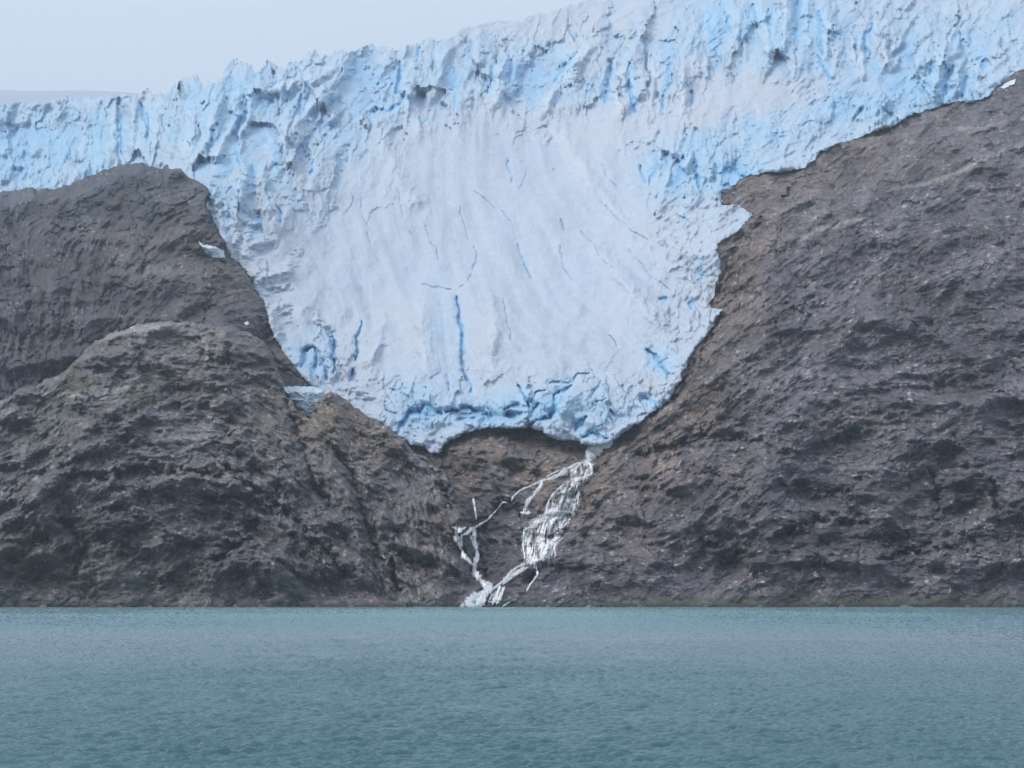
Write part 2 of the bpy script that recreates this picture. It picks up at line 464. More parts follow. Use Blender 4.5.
moat = np.exp(-((sd_g + 2) / 3.0) ** 2) * np.clip(blobs(U, V, [(520, 433, 60, 10, 1.0), (445, 452, 10, 12, 1.0), (690, 355, 8, 10, .6), (575, 442, 24, 6, .6)]), 0, 1)
DA = no_overhang(D_bed + R_r * (0.25 + 0.75 * near_water), 0.5, 0.25) + 7 * s_r + 13 * w_r + 11 * moat
DB = D_cliff + R_b + 6 * s_b + 5 * w_b + crest(sd_b, 8, 9)
DC = no_overhang(D_dome + R_c * (0.25 + 0.75 * near_water), 0.5, 0.25) + 9 * s_c + 20 * w_c + crest(sd_c, 8, 8)
# terraces in the lower dome: dark overhung steps
for (pts, amp) in (([(40, 505), (70, 475), (120, 468), (190, 478), (262, 492)], 16), ([(110, 535), (150, 525), (205, 545)], 10), ([(200, 500), (260, 505), (300, 540)], 12)):
    dd = seg_dist(U + 8 * n_a, V + 6 * n_b, pts)
    below = smooth(-2, 3, V - np.interp(U, [p[0] for p in pts], [p[1] for p in pts]) + 6 * n_b)
    DC = DC + amp * below * np.exp(-(dd / 22) ** 2)

# ------------------------------------------------------------------ glacier
SKY = [(-700, 106), (0, 102), (40, 100), (70, 98), (100, 96), (128, 94), (141, 92), (148, 88), (152, 94), (168, 98), (178, 84), (192, 78), (200, 75), (206, 79), (222, 77), (233, 66), (245, 60), (256, 61), (272, 60), (284, 67), (298, 66),
       (305, 57), (312, 53), (317, 48), (323, 56), (333, 52), (345, 51), (358, 47), (380, 45), (400, 45), (420, 44), (440, 38), (456, 36), (464, 28), (480, 24), (500, 20),
       (520, 20), (535, 14), (550, 9), (575, 4), (600, 0), (660, -20), (760, -40), (900, -50), (1100, -52), (1700, -55)]
sk = np.interp(u_ax, [p[0] for p in SKY], [p[1] for p in SKY])
j0 = perlin(u_ax / 19.0, u_ax * 0 + 0.5, 43); j1 = perlin(u_ax / 7.0, u_ax * 0 + 0.5, 41); j2 = perlin(u_ax / 3.0, u_ax * 0 + 0.5, 42)
jag = np.interp(u_ax, [0, 130, 180, 350, 470, 620], [2.5, 3.0, 8.0, 7.0, 3.0, 3.0])
jb = perlin(u_ax / 10.0, u_ax * 0 + 4.5, 44)
sk = sk - jag * 1.3 * np.round(j0 * 2.5) / 2.5 - jag * 0.8 * np.round(jb * 2) / 2 * (0.6 + j1) - jag * 0.35 * j1 + jag * 0.10 - jag * 0.25 * j2
VT = sk[None, :].astype(f32) + 0 * U
above = np.maximum(VT - V, 0)
Vg = np.where(V < VT, VT + above * 0.25, V)        # behind the skyline the ice lies back as a plateau

LOBE = [(-800, 300), (150, 190), (163, 178), (172, 160), (176, 140), (180, 118), (186, 100), (182, 86), (170, 60), (-800, 60)]
sd_l = sdf(U + 3 * n_a, V + 3 * n_b, LOBE)
lobe = smooth(-2, 3, sd_l)

fall = blobs(U, V, [(250, 120, 90, 70, 1.0), (330, 90, 90, 55, .8), (430, 75, 80, 45, .8), (540, 70, 80, 50, .9), (650, 75, 80, 50, .9), (780, 30, 110, 50, 1.0), (900, 50, 90, 60, .8),
                    (950, 90, 60, 30, .6), (700, 170, 55, 35, .9), (230, 190, 40, 50, .7), (300, 180, 60, 40, .5), (480, 30, 150, 25, .4), (760, 135, 70, 25, .7), (860, 110, 60, 22, .7), (1000, 30, 70, 60, .6)])
calm = blobs(U + 8 * n_a, V + 8 * n_b, [(755, 94, 62, 16, .9), (850, 84, 40, 12, .5), (600, 128, 60, 18, .5), (690, 118, 40, 14, .5), (440, 28, 60, 8, .5), (540, 32, 60, 10, .5)])
fall = np.clip(np.maximum(fall - 0.6 * calm, lobe * 0.9), 0, 1.1)
margin = np.clip(blobs(U, V, [(700, 240, 45, 50, 1.0), (690, 330, 40, 45, .9), (640, 400, 50, 25, .8), (740, 190, 35, 25, .8), (800, 150, 60, 20, .9), (880, 115, 60, 18, .8), (215, 215, 16, 40, .5),
                              (420, 435, 30, 18, .9), (340, 385, 30, 22, .6), (60, 180, 110, 20, .9)]), 0, 1)
front = np.clip(blobs(U, V, [(420, 410, 60, 30, 1), (520, 410, 60, 26, 1), (600, 415, 50, 30, 1), (330, 360, 40, 40, .8), (650, 390, 30, 25, .7)]), 0, 1)
tongue = np.clip(1 - fall - 0.6 * margin, 0, 1)

ICE_FLOW = [(480, 150, 90), (300, 250, -52), (240, 220, -65), (620, 250, -50), (660, 320, -38), (560, 190, -55), (520, 260, -70), (450, 330, -84), (400, 250, -70), (350, 330, -75), (560, 350, -40), (620, 370, -20), (480, 400, 0),
            (420, 420, 25), (600, 410, -20), (700, 170, 80), (690, 240, 30), (800, 130, 14), (900, 110, 18), (250, 120, 62), (330, 90, 35), (430, 80, 75), (540, 70, 70), (640, 80, 88), (760, 30, 88), (820, 30, 92),
            (900, 60, 65), (480, 25, 15), (600, 25, 20), (100, 140, 85), (30, 150, 30), (950, 40, 30), (1000, 60, 30), (330, 150, 50)]
th_i = flow(ICE_FLOW, U, V) + 0.3 * fbm(U / 45, V / 45, 34, 3)
if1, if2, if3 = streaks(th_i, 400, 14, 1), streaks(th_i, 401, 30, 6), streaks(th_i, 402, 50, 26)
flute = np.clip(if3, -2.2, 2.2)
wx, wy = U + 8 * n_a, V + 8 * n_b
f1, f2, cell = worley(wx / 15, wy / 21, 51)
g1, g2, cell2 = worley(wx / 7.5, wy / 6.5, 52)
block = (cell - 0.5) * 2
crackb = np.exp(-((f2 - f1) / 0.10) ** 2); crackm = np.exp(-((g2 - g1) / 0.14) ** 2)

CREV = [(2.6, (329, 332), (332, 345), (333, 372)), (2.2, (362, 322), (357, 340), (356, 360)), (2.6, (354, 371), (350, 381)), (4, (311, 346), (306, 352), (302, 366)), (3.4, (313, 346), (323, 362), (327, 379)), (3, (318, 352), (316, 372)),
        (4.2, (396, 432), (405, 420), (412, 413), (420, 411), (426, 405), (432, 410), (442, 413)), (1.6, (402, 383), (402, 397)), (1.6, (389, 389), (410, 389)), (1.8, (447, 374), (450, 389)), (1.8, (425, 388), (425, 397)), (1.6, (385, 411), (396, 415)),
        (2.5, (456, 296), (459, 310), (461, 330), (462, 350), (464, 372), (471, 391)), (3.2, (446, 411), (470, 408), (480, 412), (489, 417)), (2.6, (458, 419), (478, 416)), (2.4, (504, 410), (515, 406), (527, 406), (524, 395), (518, 385)),
        (6, (507, 415), (520, 413)), (2.2, (530, 416), (534, 408), (540, 402)), (1.8, (531, 402), (536, 394), (546, 390)), (2.6, (530, 425), (538, 420), (550, 417), (554, 405), (555, 396), (562, 390), (571, 385)),
        (4.5, (575, 431), (580, 422), (586, 417)), (2.6, (580, 436), (592, 434), (606, 438)), (1.8, (550, 384), (565, 381), (572, 381), (578, 375), (592, 372)), (1.3, (590, 405), (606, 398)), (2, (612, 411), (618, 420)),
        (2, (640, 395), (655, 402), (660, 410)), (1.5, (600, 380), (590, 400)), (5, (648, 350), (660, 362), (668, 372)),
        (1.5, (508, 160), (509, 175), (511, 183)), (1.7, (515, 240), (520, 252), (527, 270), (530, 279)), (1.5, (560, 216), (564, 231)), (1.0, (560, 245), (563, 262), (571, 281)), (1.2, (475, 247), (477, 260), (472, 275), (460, 288)),
        (1.4, (424, 284), (435, 288), (451, 288)), (1.0, (503, 298), (508, 325), (511, 339)), (1.0, (425, 225), (432, 242), (440, 260)), (0.9, (475, 190), (490, 203), (505, 215), (514, 222)), (0.9, (600, 200), (630, 230), (648, 240)),
        (0.9, (630, 250), (650, 275), (672, 290)), (0.9, (580, 230), (600, 255), (620, 275)), (0.9, (398, 190), (402, 215), (412, 235)), (0.9, (460, 200), (462, 222), (470, 240)), (0.8, (360, 200), (370, 240), (378, 262)),
        (1.0, (610, 335), (616, 345)), (0.9, (520, 160), (528, 172), (520, 190)), (0.9, (604, 165), (608, 178), (620, 190)),
        (2.6, (672, 60), (668, 80), (663, 100), (664, 114)), (2.2, (691, 90), (692, 108)), (1.8, (708, 69), (705, 81)), (1.8, (741, 62), (736, 75), (732, 86)), (3.2, (708, 8), (710, 30), (716, 43)), (3, (728, 18), (726, 33)), (3.2, (752, 5), (757, 29)),
        (2.4, (767, 10), (770, 26)), (6, (800, -4), (798, 20), (797, 37)), (4.6, (819, 10), (820, 30), (822, 53)), (2.4, (834, 25), (834, 44)), (2, (775, 54), (773, 60)), (1.6, (787, 48), (788, 55)), (3, (817, 57), (826, 70), (832, 81)), (2, (646, 57), (644, 65)),
        (2.6, (872, 25), (865, 40), (867, 55), (874, 71)), (2.2, (913, 36), (900, 55)), (2.8, (913, 53), (907, 61)), (3.2, (936, 58), (930, 76)), (5.5, (953, 66), (946, 80), (945, 96)), (2.4, (897, 82), (894, 96)), (3.2, (965, 77), (962, 98)), (4.6, (985, 59), (984, 70)),
        (2.2, (495, 60), (493, 75), (488, 92)), (5.5, (512, 60), (510, 82)), (3.2, (612, 62), (609, 80), (605, 105)), (3.2, (628, 64), (630, 90), (635, 112)), (2, (646, 54), (644, 66)), (1.2, (588, 75), (587, 95), (583, 117)), (4, (577, 55), (565, 65), (553, 82)),
        (2.4, (421, 47), (417, 61)), (4.6, (400, 62), (396, 92)), (3.4, (405, 92), (400, 105), (392, 110), (374, 108)), (5.5, (453, 69), (452, 90)), (2.2, (421, 116), (421, 125)), (2.2, (357, 111), (352, 121)), (2.2, (325, 133), (319, 147)),
        (1.8, (226, 84), (226, 99)), (2.0, (263, 129), (265, 153)), (4.6, (248, 101), (242, 118), (232, 134)), (3.4, (215, 124), (211, 142)), (3.2, (301, 106), (300, 116)), (3.2, (253, 160), (256, 180)), (3.4, (235, 149), (240, 165)), (2.4, (275, 157), (277, 171)), (2.4, (314, 159), (310, 176)),
        (2.4, (258, 215), (257, 235)), (2, (277, 205), (281, 222)), (1.6, (230, 210), (226, 235)), (2.4, (121, 124), (123, 157)), (3.6, (140, 104), (148, 130)), (2.2, (147, 131), (146, 143)), (3.2, (104, 159), (103, 169)), (1.8, (92, 163), (90, 182)), (1.4, (40, 110), (38, 120)),
        (4.6, (657, 153), (654, 170), (650, 180)), (4.6, (683, 153), (680, 170), (672, 192)), (4.6, (695, 168), (698, 187)), (5.5, (719, 173), (735, 171), (746, 178)), (4.2, (728, 184), (722, 197)), (3.2, (668, 150), (666, 165)), (2.2, (641, 165), (645, 185)),
        (2.2, (703, 259), (700, 284)), (3.4, (688, 299), (692, 309)), (2, (660, 300), (672, 296)), (1.6, (690, 222), (676, 214)), (1.6, (700, 205), (684, 196)), (2, (780, 130), (772, 142)), (2, (800, 125), (815, 120)), (2, (845, 110), (830, 122))]
slit, wall, cw = cut(U, V, CREV, True)

# clefts between the seracs, deep and narrow, where the ice fall stretches
cs = perlin(wx / 16 + 0.4 * if3, wy / 42, 61)
rnd_slit = np.exp(-(cs / 0.05) ** 2) * smooth(0.02, 0.30, perlin(U / 20, V / 24, 62)) * fall

lip = 4 + 22 * np.clip(front + 0.2 * margin, 0, 1)
T = np.where(sd_g > 0, 3 + lip * (1 - np.exp(-np.maximum(sd_g, 0) / 0.5)) + 36 * (1 - np.exp(-np.maximum(sd_g, 0) / 45.0)), 3 + sd_g * 10)
T = T + 45 * np.exp(-((U - 470 - 0.15 * (V - 300)) / 150) ** 2) * smooth(120, 300, V) * smooth(0, 90, sd_g)
a1, e1 = facets((wx + 6 * big_a) / 34, (wy + .25 * wx) / 62, 81, 1.5)
a2, e2 = facets((wx + 4 * if3) / 14, (wy + .35 * wx) / 30, 82, 1.4)
a3, e3 = facets(wx / 6.5, wy / 11, 83, 1.4)
r1, r2 = a1, a2
a1 = a1 * (0.45 + 0.55 * smooth(0, .45, e1)); a2 = a2 * (0.45 + 0.55 * smooth(0, .40, e2)); a3 = a3 * smooth(0, .35, e3)
rel = (fall * (5 * flute + 2.2 * np.clip(if2, -2, 2) + 52 * a1 + 24 * a2 + 5.0 * a3 + 30 * fbm(U / 48, V / 60, 63, 4, .5, True))
       + margin * (7 * a3 + 8 * a2 + 1.6 * np.clip(if2, -2, 2))
       + front * (3 * flute + 9 * r2 + 16 * r1 + 4 * a3 + 8 * fbm(U / 40, V / 28, 64, 3, .5, True))
       + tongue * (0.12 * if1 + 0.4 * np.clip(if2, -2, 2) + 1.8 * flute + 36 * fbm(U / 85, V / 75, 65, 3) + 4.5 * fbm(wx / 34, wy / 44, 72, 3, .45, True) + 0.8 * fbm(wx / 14, wy / 18, 70, 3, .5))
       + 0.6 * if1 * (0.05 + fall + margin) + 2.5 * (fall + margin + .03) * fbm(U / 8, V / 9, 71, 3, .6))
rel = rel * smooth(-1, 6, sd_g + 3)
RIBS = [(20, 5, (222, 98), (212, 120), (203, 150), (190, 170)), (22, 5, (241, 98), (233, 125), (218, 150), (206, 175)), (16, 4, (250, 95), (248, 118), (238, 142)), (18, 5, (197, 108), (190, 140), (180, 165)),
        (22, 7, (256, 92), (290, 84), (320, 74), (346, 64)), (18, 6, (342, 72), (322, 90), (300, 120), (280, 150)), (14, 7, (420, 62), (412, 90), (415, 115), (426, 145)), (18, 6, (444, 50), (440, 75), (434, 105)), (16, 5, (476, 60), (470, 85), (462, 108)),
        (18, 5, (504, 60), (500, 85), (495, 115)), (24, 6, (582, 52), (563, 76), (548, 100), (538, 128)), (18, 6, (620, 66), (619, 95), (622, 125)), (20, 7, (656, 58), (648, 95), (656, 128)), (18, 6, (680, 68), (685, 100), (680, 128)),
        (18, 5, (735, 15), (738, 45), (746, 64)), (18, 5, (762, 15), (765, 40), (776, 62)), (22, 6, (788, -8), (785, 20), (788, 48)), (20, 5, (810, -8), (808, 30), (812, 58)), (18, 6, (831, 5), (830, 40), (842, 74)), (20, 6, (857, 25), (857, 60), (868, 90)),
        (18, 6, (882, 28), (888, 60), (896, 84)), (16, 5, (926, 52), (914, 78)), (20, 5, (940, 58), (932, 94)), (20, 5, (957, 66), (956, 102)), (18, 5, (976, 66), (976, 102)), (16, 4, (663, 148), (659, 180)), (18, 4, (677, 146), (664, 194)), (18, 5, (690, 156), (686, 198)), (14, 5, (711, 160), (706, 190)),
        (16, 5, (270, 135), (262, 170), (255, 205)), (14, 5, (300, 125), (296, 155), (285, 190)), (12, 5, (245, 170), (240, 205), (238, 230)), (14, 7, (330, 115), (318, 150), (310, 180)), (18, 6, (132, 104), (134, 130), (130, 160)), (16, 5, (112, 112), (110, 140), (104, 172)), (16, 5, (155, 100), (158, 130), (150, 158)), (12, 6, (80, 110), (86, 135), (80, 165)),
        (12, 8, (380, 125), (395, 170), (420, 215)), (12, 9, (560, 130), (590, 180), (640, 240)), (9, 8, (420, 300), (424, 340), (428, 380)), (9, 7, (380, 320), (372, 360), (368, 395)), (8, 7, (488, 300), (492, 340), (494, 380)), (9, 8, (600, 250), (640, 300), (670, 335))]
ribs = np.zeros(U.shape, f32)
for (amp, wd, *pl) in RIBS:
    i0, i1 = np.searchsorted(u_ax, min(p[0] for p in pl) - 4 * wd - 12), np.searchsorted(u_ax, max(p[0] for p in pl) + 4 * wd + 12)
    j0, j1 = np.searchsorted(v_ax, min(p[1] for p in pl) - 4 * wd - 12), np.searchsorted(v_ax, max(p[1] for p in pl) + 4 * wd + 12)
    sl = (slice(j0, j1), slice(i0, i1))
    dd = seg_dist(U[sl] + 6 * n_a[sl] + 3 * big_a[sl], V[sl] + 6 * n_b[sl], pl)
    amp = amp * smooth(0, 16, np.hypot(U[sl] - pl[-1][0], V[sl] - pl[-1][1])) * smooth(-6, 8, np.hypot(U[sl] - pl[0][0], V[sl] - pl[0][1]))
    ribs[sl] = np.maximum(ribs[sl], amp * (0.75 * np.exp(-(dd / wd) ** 2) + 0.35 * np.exp(-dd / (wd * 1.6))))
BOWLS = [(368, 85, 20, 20, 30), (452, 80, 8, 14, 18), (535, 75, 24, 20, 26), (285, 102, 24, 14, 20), (25, 155, 12, 10, 22), (48, 160, 12, 8, 20), (15, 130, 15, 9, 18), (70, 122, 11, 9, 18), (335, 132, 26, 16, 16), (890, 88, 40, 9, 18), (700, 140, 40, 12, 12), (845, 108, 40, 9, 12), (600, 90, 10, 16, 12), (720, 30, 12, 18, 14), (735, 178, 12, 8, 18), (500, 418, 24, 8, 10), (470, 415, 18, 6, 8)]
bowl = blobs(U + 8 * n_a, V + 8 * n_b, BOWLS)
onrock = smooth(2, 22, sd_g) if False else smooth(1, 16, sd_g)
Dbase = D_bed * onrock + np.minimum(D_bed, DA) * (1 - onrock)
DG = no_overhang(Dbase - T - rel - 1.7 * ribs * smooth(-1, 8, sd_g) + 1.4 * bowl, 0.35, 0.14) + 13 * slit * (0.15 + 0.85 * cw) + 5 * wall * cw + 6 * rnd_slit + lobe * (330 + 1.4 * np.maximum(sd_l, 0))
DG = np.where(sd_g > 1.2, np.minimum(DG, DA + lobe * 999 - 2.5), DG)
DG = DG + above * 14

# ------------------------------------------------------------------ tints (what each surface is made of, plus painted light and shade)
def mixc(a, b, t):
    return a * (1 - t[..., None]) + np.array(b, f32) * t[..., None]

def rock_tint(grey, brown, pale, dark, moss, fine, mid, coarse, seed):
    c = np.zeros(U.shape + (3,), f32) + np.array(grey, f32)
    c = c * (1 + 0.5 * fbm(U / 90, V / 70, seed + 13, 4, .6))[..., None]
    patch = fbm(U / 55, V / 45, seed, 5, 0.6)
    c = mixc(c, (0.158, 0.124, 0.098), np.clip(brown + 0.45 * patch, 0, 1) * 0.8)
    c = mixc(c, (0.085, 0.088, 0.112), smooth(0.0, 0.6, fbm(U / 28, V / 22, seed + 1, 4)) * 0.6)
    c = mixc(c, (0.060, 0.058, 0.062), np.clip(dark + 0.5 * smooth(0.1, 0.55, fbm(U / 26, V / 40, seed + 2, 4)), 0, 0.9))
    sig = mid / 0.35 if mid.std() < .7 else mid
    vein_light = smooth(0.7, 1.9, sig * 0.8 + fine * 0.35 + 0.6 * perlin(U / 25, V / 25, seed + 4))  # pale veins that also paint light onto raised strata
    c = mixc(c, (0.30, 0.29, 0.285), vein_light * 0.85)
    c = mixc(c, (0.036, 0.036, 0.042), smooth(-0.5, -1.8, sig * 0.8 + fine * 0.35) * 0.8)  # low strata painted dark, adding to the faint relief shading
    c = c * (1 + 0.20 * np.clip(fine, -2, 2) + 0.42 * np.clip(coarse * 2, -1, 1))[..., None]  # ledges painted lighter than hollows to strengthen the shading
    speck = smooth(0.42, 0.62, perlin(U / 3.1, V / 2.4, seed + 7)) * smooth(0.1, 0.5, perlin(U / 30, V / 30, seed + 8))
    c = mixc(c, (0.33, 0.31, 0.29), speck * 0.55)
    c = mixc(c, (0.42, 0.40, 0.37), np.clip(pale, 0, 1))
    c = mixc(c, (0.052, 0.060, 0.030), np.clip(moss * (0.7 + 0.9 * fbm(U / 8, V / 5, seed + 6, 3)), 0, 0.85))
    near_fall = seg_dist(JU, JV, [(594, 452), (586, 470), (570, 492), (558, 518), (535, 545), (512, 575), (490, 602)])
    near_fall = np.minimum(near_fall, seg_dist(JU, JV, [(490, 520), (468, 530), (462, 550), (484, 588)]) + 4)
    c = mixc(c, (0.055, 0.052, 0.052), smooth(26, 6, near_fall) * 0.6)
    wet = smooth(601, 606, V + 1.5 * n_a)
    return mixc(c, (0.035, 0.036, 0.030), wet * 0.85)

brown_r = smooth(90, 15, -sd_g + 20 * big_a) * 0.75 * smooth(1000, 800, U) + blobs(U, V, [(520, 460, 70, 40, .5), (600, 500, 60, 50, .35), (690, 460, 60, 40, .35), (880, 420, 40, 18, .4), (940, 100, 60, 30, .3), (640, 540, 80, 40, .25)])
dark_r = blobs(U, V, [(860, 540, 220, 60, .35), (960, 440, 120, 60, .25), (950, 320, 90, 50, .2), (475, 455, 10, 12, .4), (760, 560, 90, 28, .45), (900, 500, 70, 20, .45), (970, 490, 30, 20, .45), (690, 540, 50, 14, .3), (1000, 330, 60, 60, .25), (520, 600, 30, 6, .5), (445, 455, 16, 12, .5)])
streak_dark = smooth(0.15, 0.5, perlin(U / 5, V / 60, 77)) * blobs(U, V, [(960, 490, 90, 35, .5), (800, 570, 80, 30, .35)])
pale_r = np.exp(-(np.hypot((U - 904) / 9, (V - 469) / 7) / 1.0) ** 4) * smooth(-.2, .35, perlin(U / 4, V / 4, 78)) + 0.35 * np.exp(-(seg_dist(JU, JV, [(1030, 143), (1000, 152), (960, 172), (925, 184), (890, 190)]) / 2.2) ** 2) \
    + 0.4 * np.exp(-(seg_dist(JU, JV, [(860, 220), (830, 226), (800, 240)]) / 2) ** 2) + .35 * np.exp(-(seg_dist(JU, JV, [(960, 128), (985, 128), (1005, 122)]) / 1.8) ** 2)
tint_a = rock_tint((0.106, 0.097, 0.117), brown_r, pale_r, dark_r + streak_dark, blobs(U, V, [(700, 600, 160, 5, .5), (900, 600, 200, 5, .6)]), fr, mr, cr_, 120)
brown_c = blobs(U, V, [(360, 440, 70, 35, .7), (330, 400, 60, 30, .6), (430, 540, 40, 60, .6), (200, 370, 110, 35, .35), (270, 420, 60, 30, .35), (380, 590, 50, 20, .3), (210, 480, 60, 14, .35)])
dark_c = blobs(U, V, [(150, 550, 160, 60, .28), (110, 530, 60, 30, .5), (200, 520, 60, 25, .5), (50, 490, 50, 40, .35), (250, 560, 50, 30, .4), (30, 560, 50, 40, .4), (330, 570, 60, 30, .25), (400, 520, 30, 30, .25), (100, 440, 60, 20, .35), (380, 470, 30, 20, .2)])
streak_c = smooth(0.15, 0.5, perlin(U / 4, V / 50, 79)) * blobs(U, V, [(160, 520, 100, 35, .55), (250, 540, 60, 40, .4)])
pale_c = 0.6 * np.exp(-(seg_dist(JU, JV, [(47, 399), (60, 396), (80, 395)]) / 2.6) ** 2) + 0.3 * np.exp(-(seg_dist(JU, JV, [(95, 342), (118, 334), (145, 328), (180, 327)]) / 3) ** 2) + blobs(JU, JV, [(195, 338, 80, 12, .22), (150, 376, 14, 4, .4), (130, 388, 22, 2.5, .4), (35, 478, 5, 3, .5), (60, 570, 5, 7, .3), (190, 603, 22, 2, .5)])
moss_c = blobs(U, V, [(78, 384, 24, 8, 1.1), (140, 396, 18, 12, 1.1), (40, 430, 50, 25, .5), (230, 345, 60, 10, .35), (100, 560, 60, 25, .45), (20, 550, 30, 30, .45), (260, 420, 30, 10, .4), (120, 590, 120, 12, .3)])
tint_c = rock_tint((0.122, 0.117, 0.126), brown_c, pale_c, dark_c + streak_c, moss_c, fc, mc, cc_, 220)
brown_b = blobs(U, V, [(180, 245, 50, 24, .3), (40, 340, 40, 20, .2), (240, 290, 40, 40, .6), (130, 250, 60, 40, .45), (285, 365, 25, 30, .6), (30, 240, 40, 30, .2), (150, 320, 40, 20, .4)])
streak_b = smooth(0.1, 0.5, perlin(U / 9, V / 70, 81)) * blobs(U, V, [(60, 300, 90, 70, .45)])
dark_b = blobs(U, V, [(60, 310, 90, 70, .35), (287, 375, 22, 14, .6), (190, 200, 25, 12, .25), (120, 300, 80, 60, .2)])
tint_b = rock_tint((0.060, 0.066, 0.086), brown_b, blobs(JU, JV, [(160, 270, 25, 5, .18), (190, 200, 5, 4, .2)]), dark_b + streak_b, blobs(U, V, [(110, 200, 60, 12, .3)]), fb * 0.6, mb * 0.6, cb_, 320)

white = np.zeros(U.shape + (3,), f32) + np.array((0.415, 0.463, 0.54), f32)
blue_shade_zone = np.clip(blobs(U, V, [(30, 150, 60, 40, .75), (110, 130, 50, 35, .6), (210, 110, 40, 45, .6), (270, 90, 50, 30, .45), (690, 172, 45, 28, .7), (740, 178, 22, 14, .6), (800, 30, 50, 45, .55), (720, 20, 50, 35, .4), (890, 88, 60, 18, .65),  # blue ice areas, doubling as painted shade over the icefall
                                 (950, 82, 40, 24, .55), (840, 108, 60, 18, .45), (770, 140, 60, 22, .4), (530, 75, 40, 22, .4), (450, 75, 30, 22, .45), (370, 85, 45, 28, .4), (310, 355, 24, 22, .6), (420, 395, 40, 26, .55), (520, 405, 40, 18, .65), (600, 408, 45, 26, .55), (480, 415, 50, 12, .6), (420, 425, 30, 14, .4), (665, 365, 20, 20, .35),
                                 (230, 170, 40, 40, .4), (320, 140, 60, 30, .3), (440, 320, 14, 36, .35), (960, 40, 60, 30, .35)]), 0, 1)
bn = fbm(wx / 26, wy / 26, 66, 4, .6)
blue = np.clip(blue_shade_zone * (0.95 + 1.0 * bn) + 0.20 * fall * (1 + 1.6 * bn) + 0.05 - 0.35 * np.clip(calm, 0, 1), 0, 1)
tint_g = mixc(white, (0.25, 0.445, 0.61), blue)
dirt = np.clip(blobs(U, V, [(400, 130, 60, 50, .35), (300, 140, 60, 50, .35), (270, 220, 50, 60, .6), (235, 185, 40, 40, .4), (330, 330, 60, 40, .3), (620, 60, 80, 40, .35), (450, 120, 60, 40, .3), (690, 230, 50, 50, .5), (640, 395, 40, 18, .5), (620, 390, 40, 12, .5), (560, 20, 80, 25, .3), (400, 440, 30, 12, .4), (720, 110, 90, 40, .3), (90, 140, 40, 20, .2), (440, 310, 60, 8, .3), (590, 365, 30, 8, .35), (900, 40, 40, 30, .3), (700, 330, 25, 50, .4)])
               * smooth(-.25, .5, fbm(wx / 22, wy / 30, 67, 5, .65)), 0, 1)
tint_g = mixc(tint_g, (0.40, 0.385, 0.385), dirt * 0.8)
tint_g = mixc(tint_g, (0.37, 0.41, 0.48), np.clip(smooth(1.3, 2.6, -if2 * .8 - if1 * .5) * (0.35 + 0.3 * margin) * smooth(-.2, .4, n_a), 0, 1))
tint_g = mixc(tint_g, (0.30, 0.53, 0.75), np.clip(wall * 0.6 * cw + 0.35 * rnd_slit + 0.16 * crackm * margin + 0.55 * front * np.exp(-(e1 / .07) ** 2) * smooth(-.2, .3, n_a) + 0.3 * front * np.exp(-(e2 / .10) ** 2) * smooth(0, .4, n_b) + 0.30 * fall * np.exp(-(e2 / .16) ** 2) * smooth(0, .5, n_b + .2), 0, 1) * (0.55 + 0.45 * smooth(.0, .4, blue + .15)))
tint_g = mixc(tint_g, (0.15, 0.36, 0.57), np.clip(slit * (0.36 + 0.46 * cw) + 0.3 * rnd_slit, 0, 0.85))
spk = smooth(0.50, 0.62, perlin(U / 2.7, V / 2.7, 68)) * smooth(0.05, 0.4, perlin(U / 24, V / 24, 69))
tint_g = mixc(tint_g, (0.30, 0.33, 0.36), spk * 0.5)
fall_shade = fall * smooth(.1, .8, -a2 * .8 - a1 * .6 + .5 * bn)             # blue ice tone on recessed faces, painted in for weak form shading
tint_g = mixc(tint_g, (0.24, 0.42, 0.62), np.clip(fall_shade * 0.55 + bowl / 45, 0, .7))  # hollow bowls take the same painted shade tone
tint_g = mixc(tint_g, (0.56, 0.59, 0.64), np.clip(ribs / 26, 0, 1) * 0.6 * smooth(-.3, .3, bn))  # rib crests painted paler, highlights held in the tint
tint_g = mixc(tint_g, (0.385, 0.45, 0.565), tongue * smooth(-.1, .5, fbm(wx / 60, wy / 60, 73, 4, .6)) * 0.6)

# ------------------------------------------------------------------ build terrain
def quadmax(a):
    return np.maximum(np.maximum(a[:-1, :-1], a[1:, :-1]), np.maximum(a[:-1, 1:], a[1:, 1:]))
def quadmin(a):
    return -quadmax(-a)

hidden = np.maximum(np.maximum(sd_g, sd_c - 30), np.where(U < 300, sd_b, -99))
keep_a = quadmin(hidden) < 22
slope = grid_object('mountain_slope', world(U, V, DA), keep_a, ROCK, tint_a)
tag(slope, 'brown grey ice-scoured mountainside right of the glacier, running under the ice to the waterfalls', 'rock slope', kind='structure')
keep_b = (quadmax(sd_b) > -14) & (quadmin(sd_c) < 55) & (quadmin(V) < 560)
cliff = grid_object('rock_cliff', world(U, V, DB), keep_b, ROCK, tint_b)
tag(cliff, 'dark bluish rock wall behind the rounded rock hill, left of the ice', 'rock cliff', kind='structure')
keep_c = quadmax(sd_c) > -14
dome = grid_object('rock_hill', world(U, V, DC), keep_c, ROCK, tint_c)
tag(dome, 'rounded banded rock hill rising from the water in front of the dark cliff', 'rock hill', kind='structure')

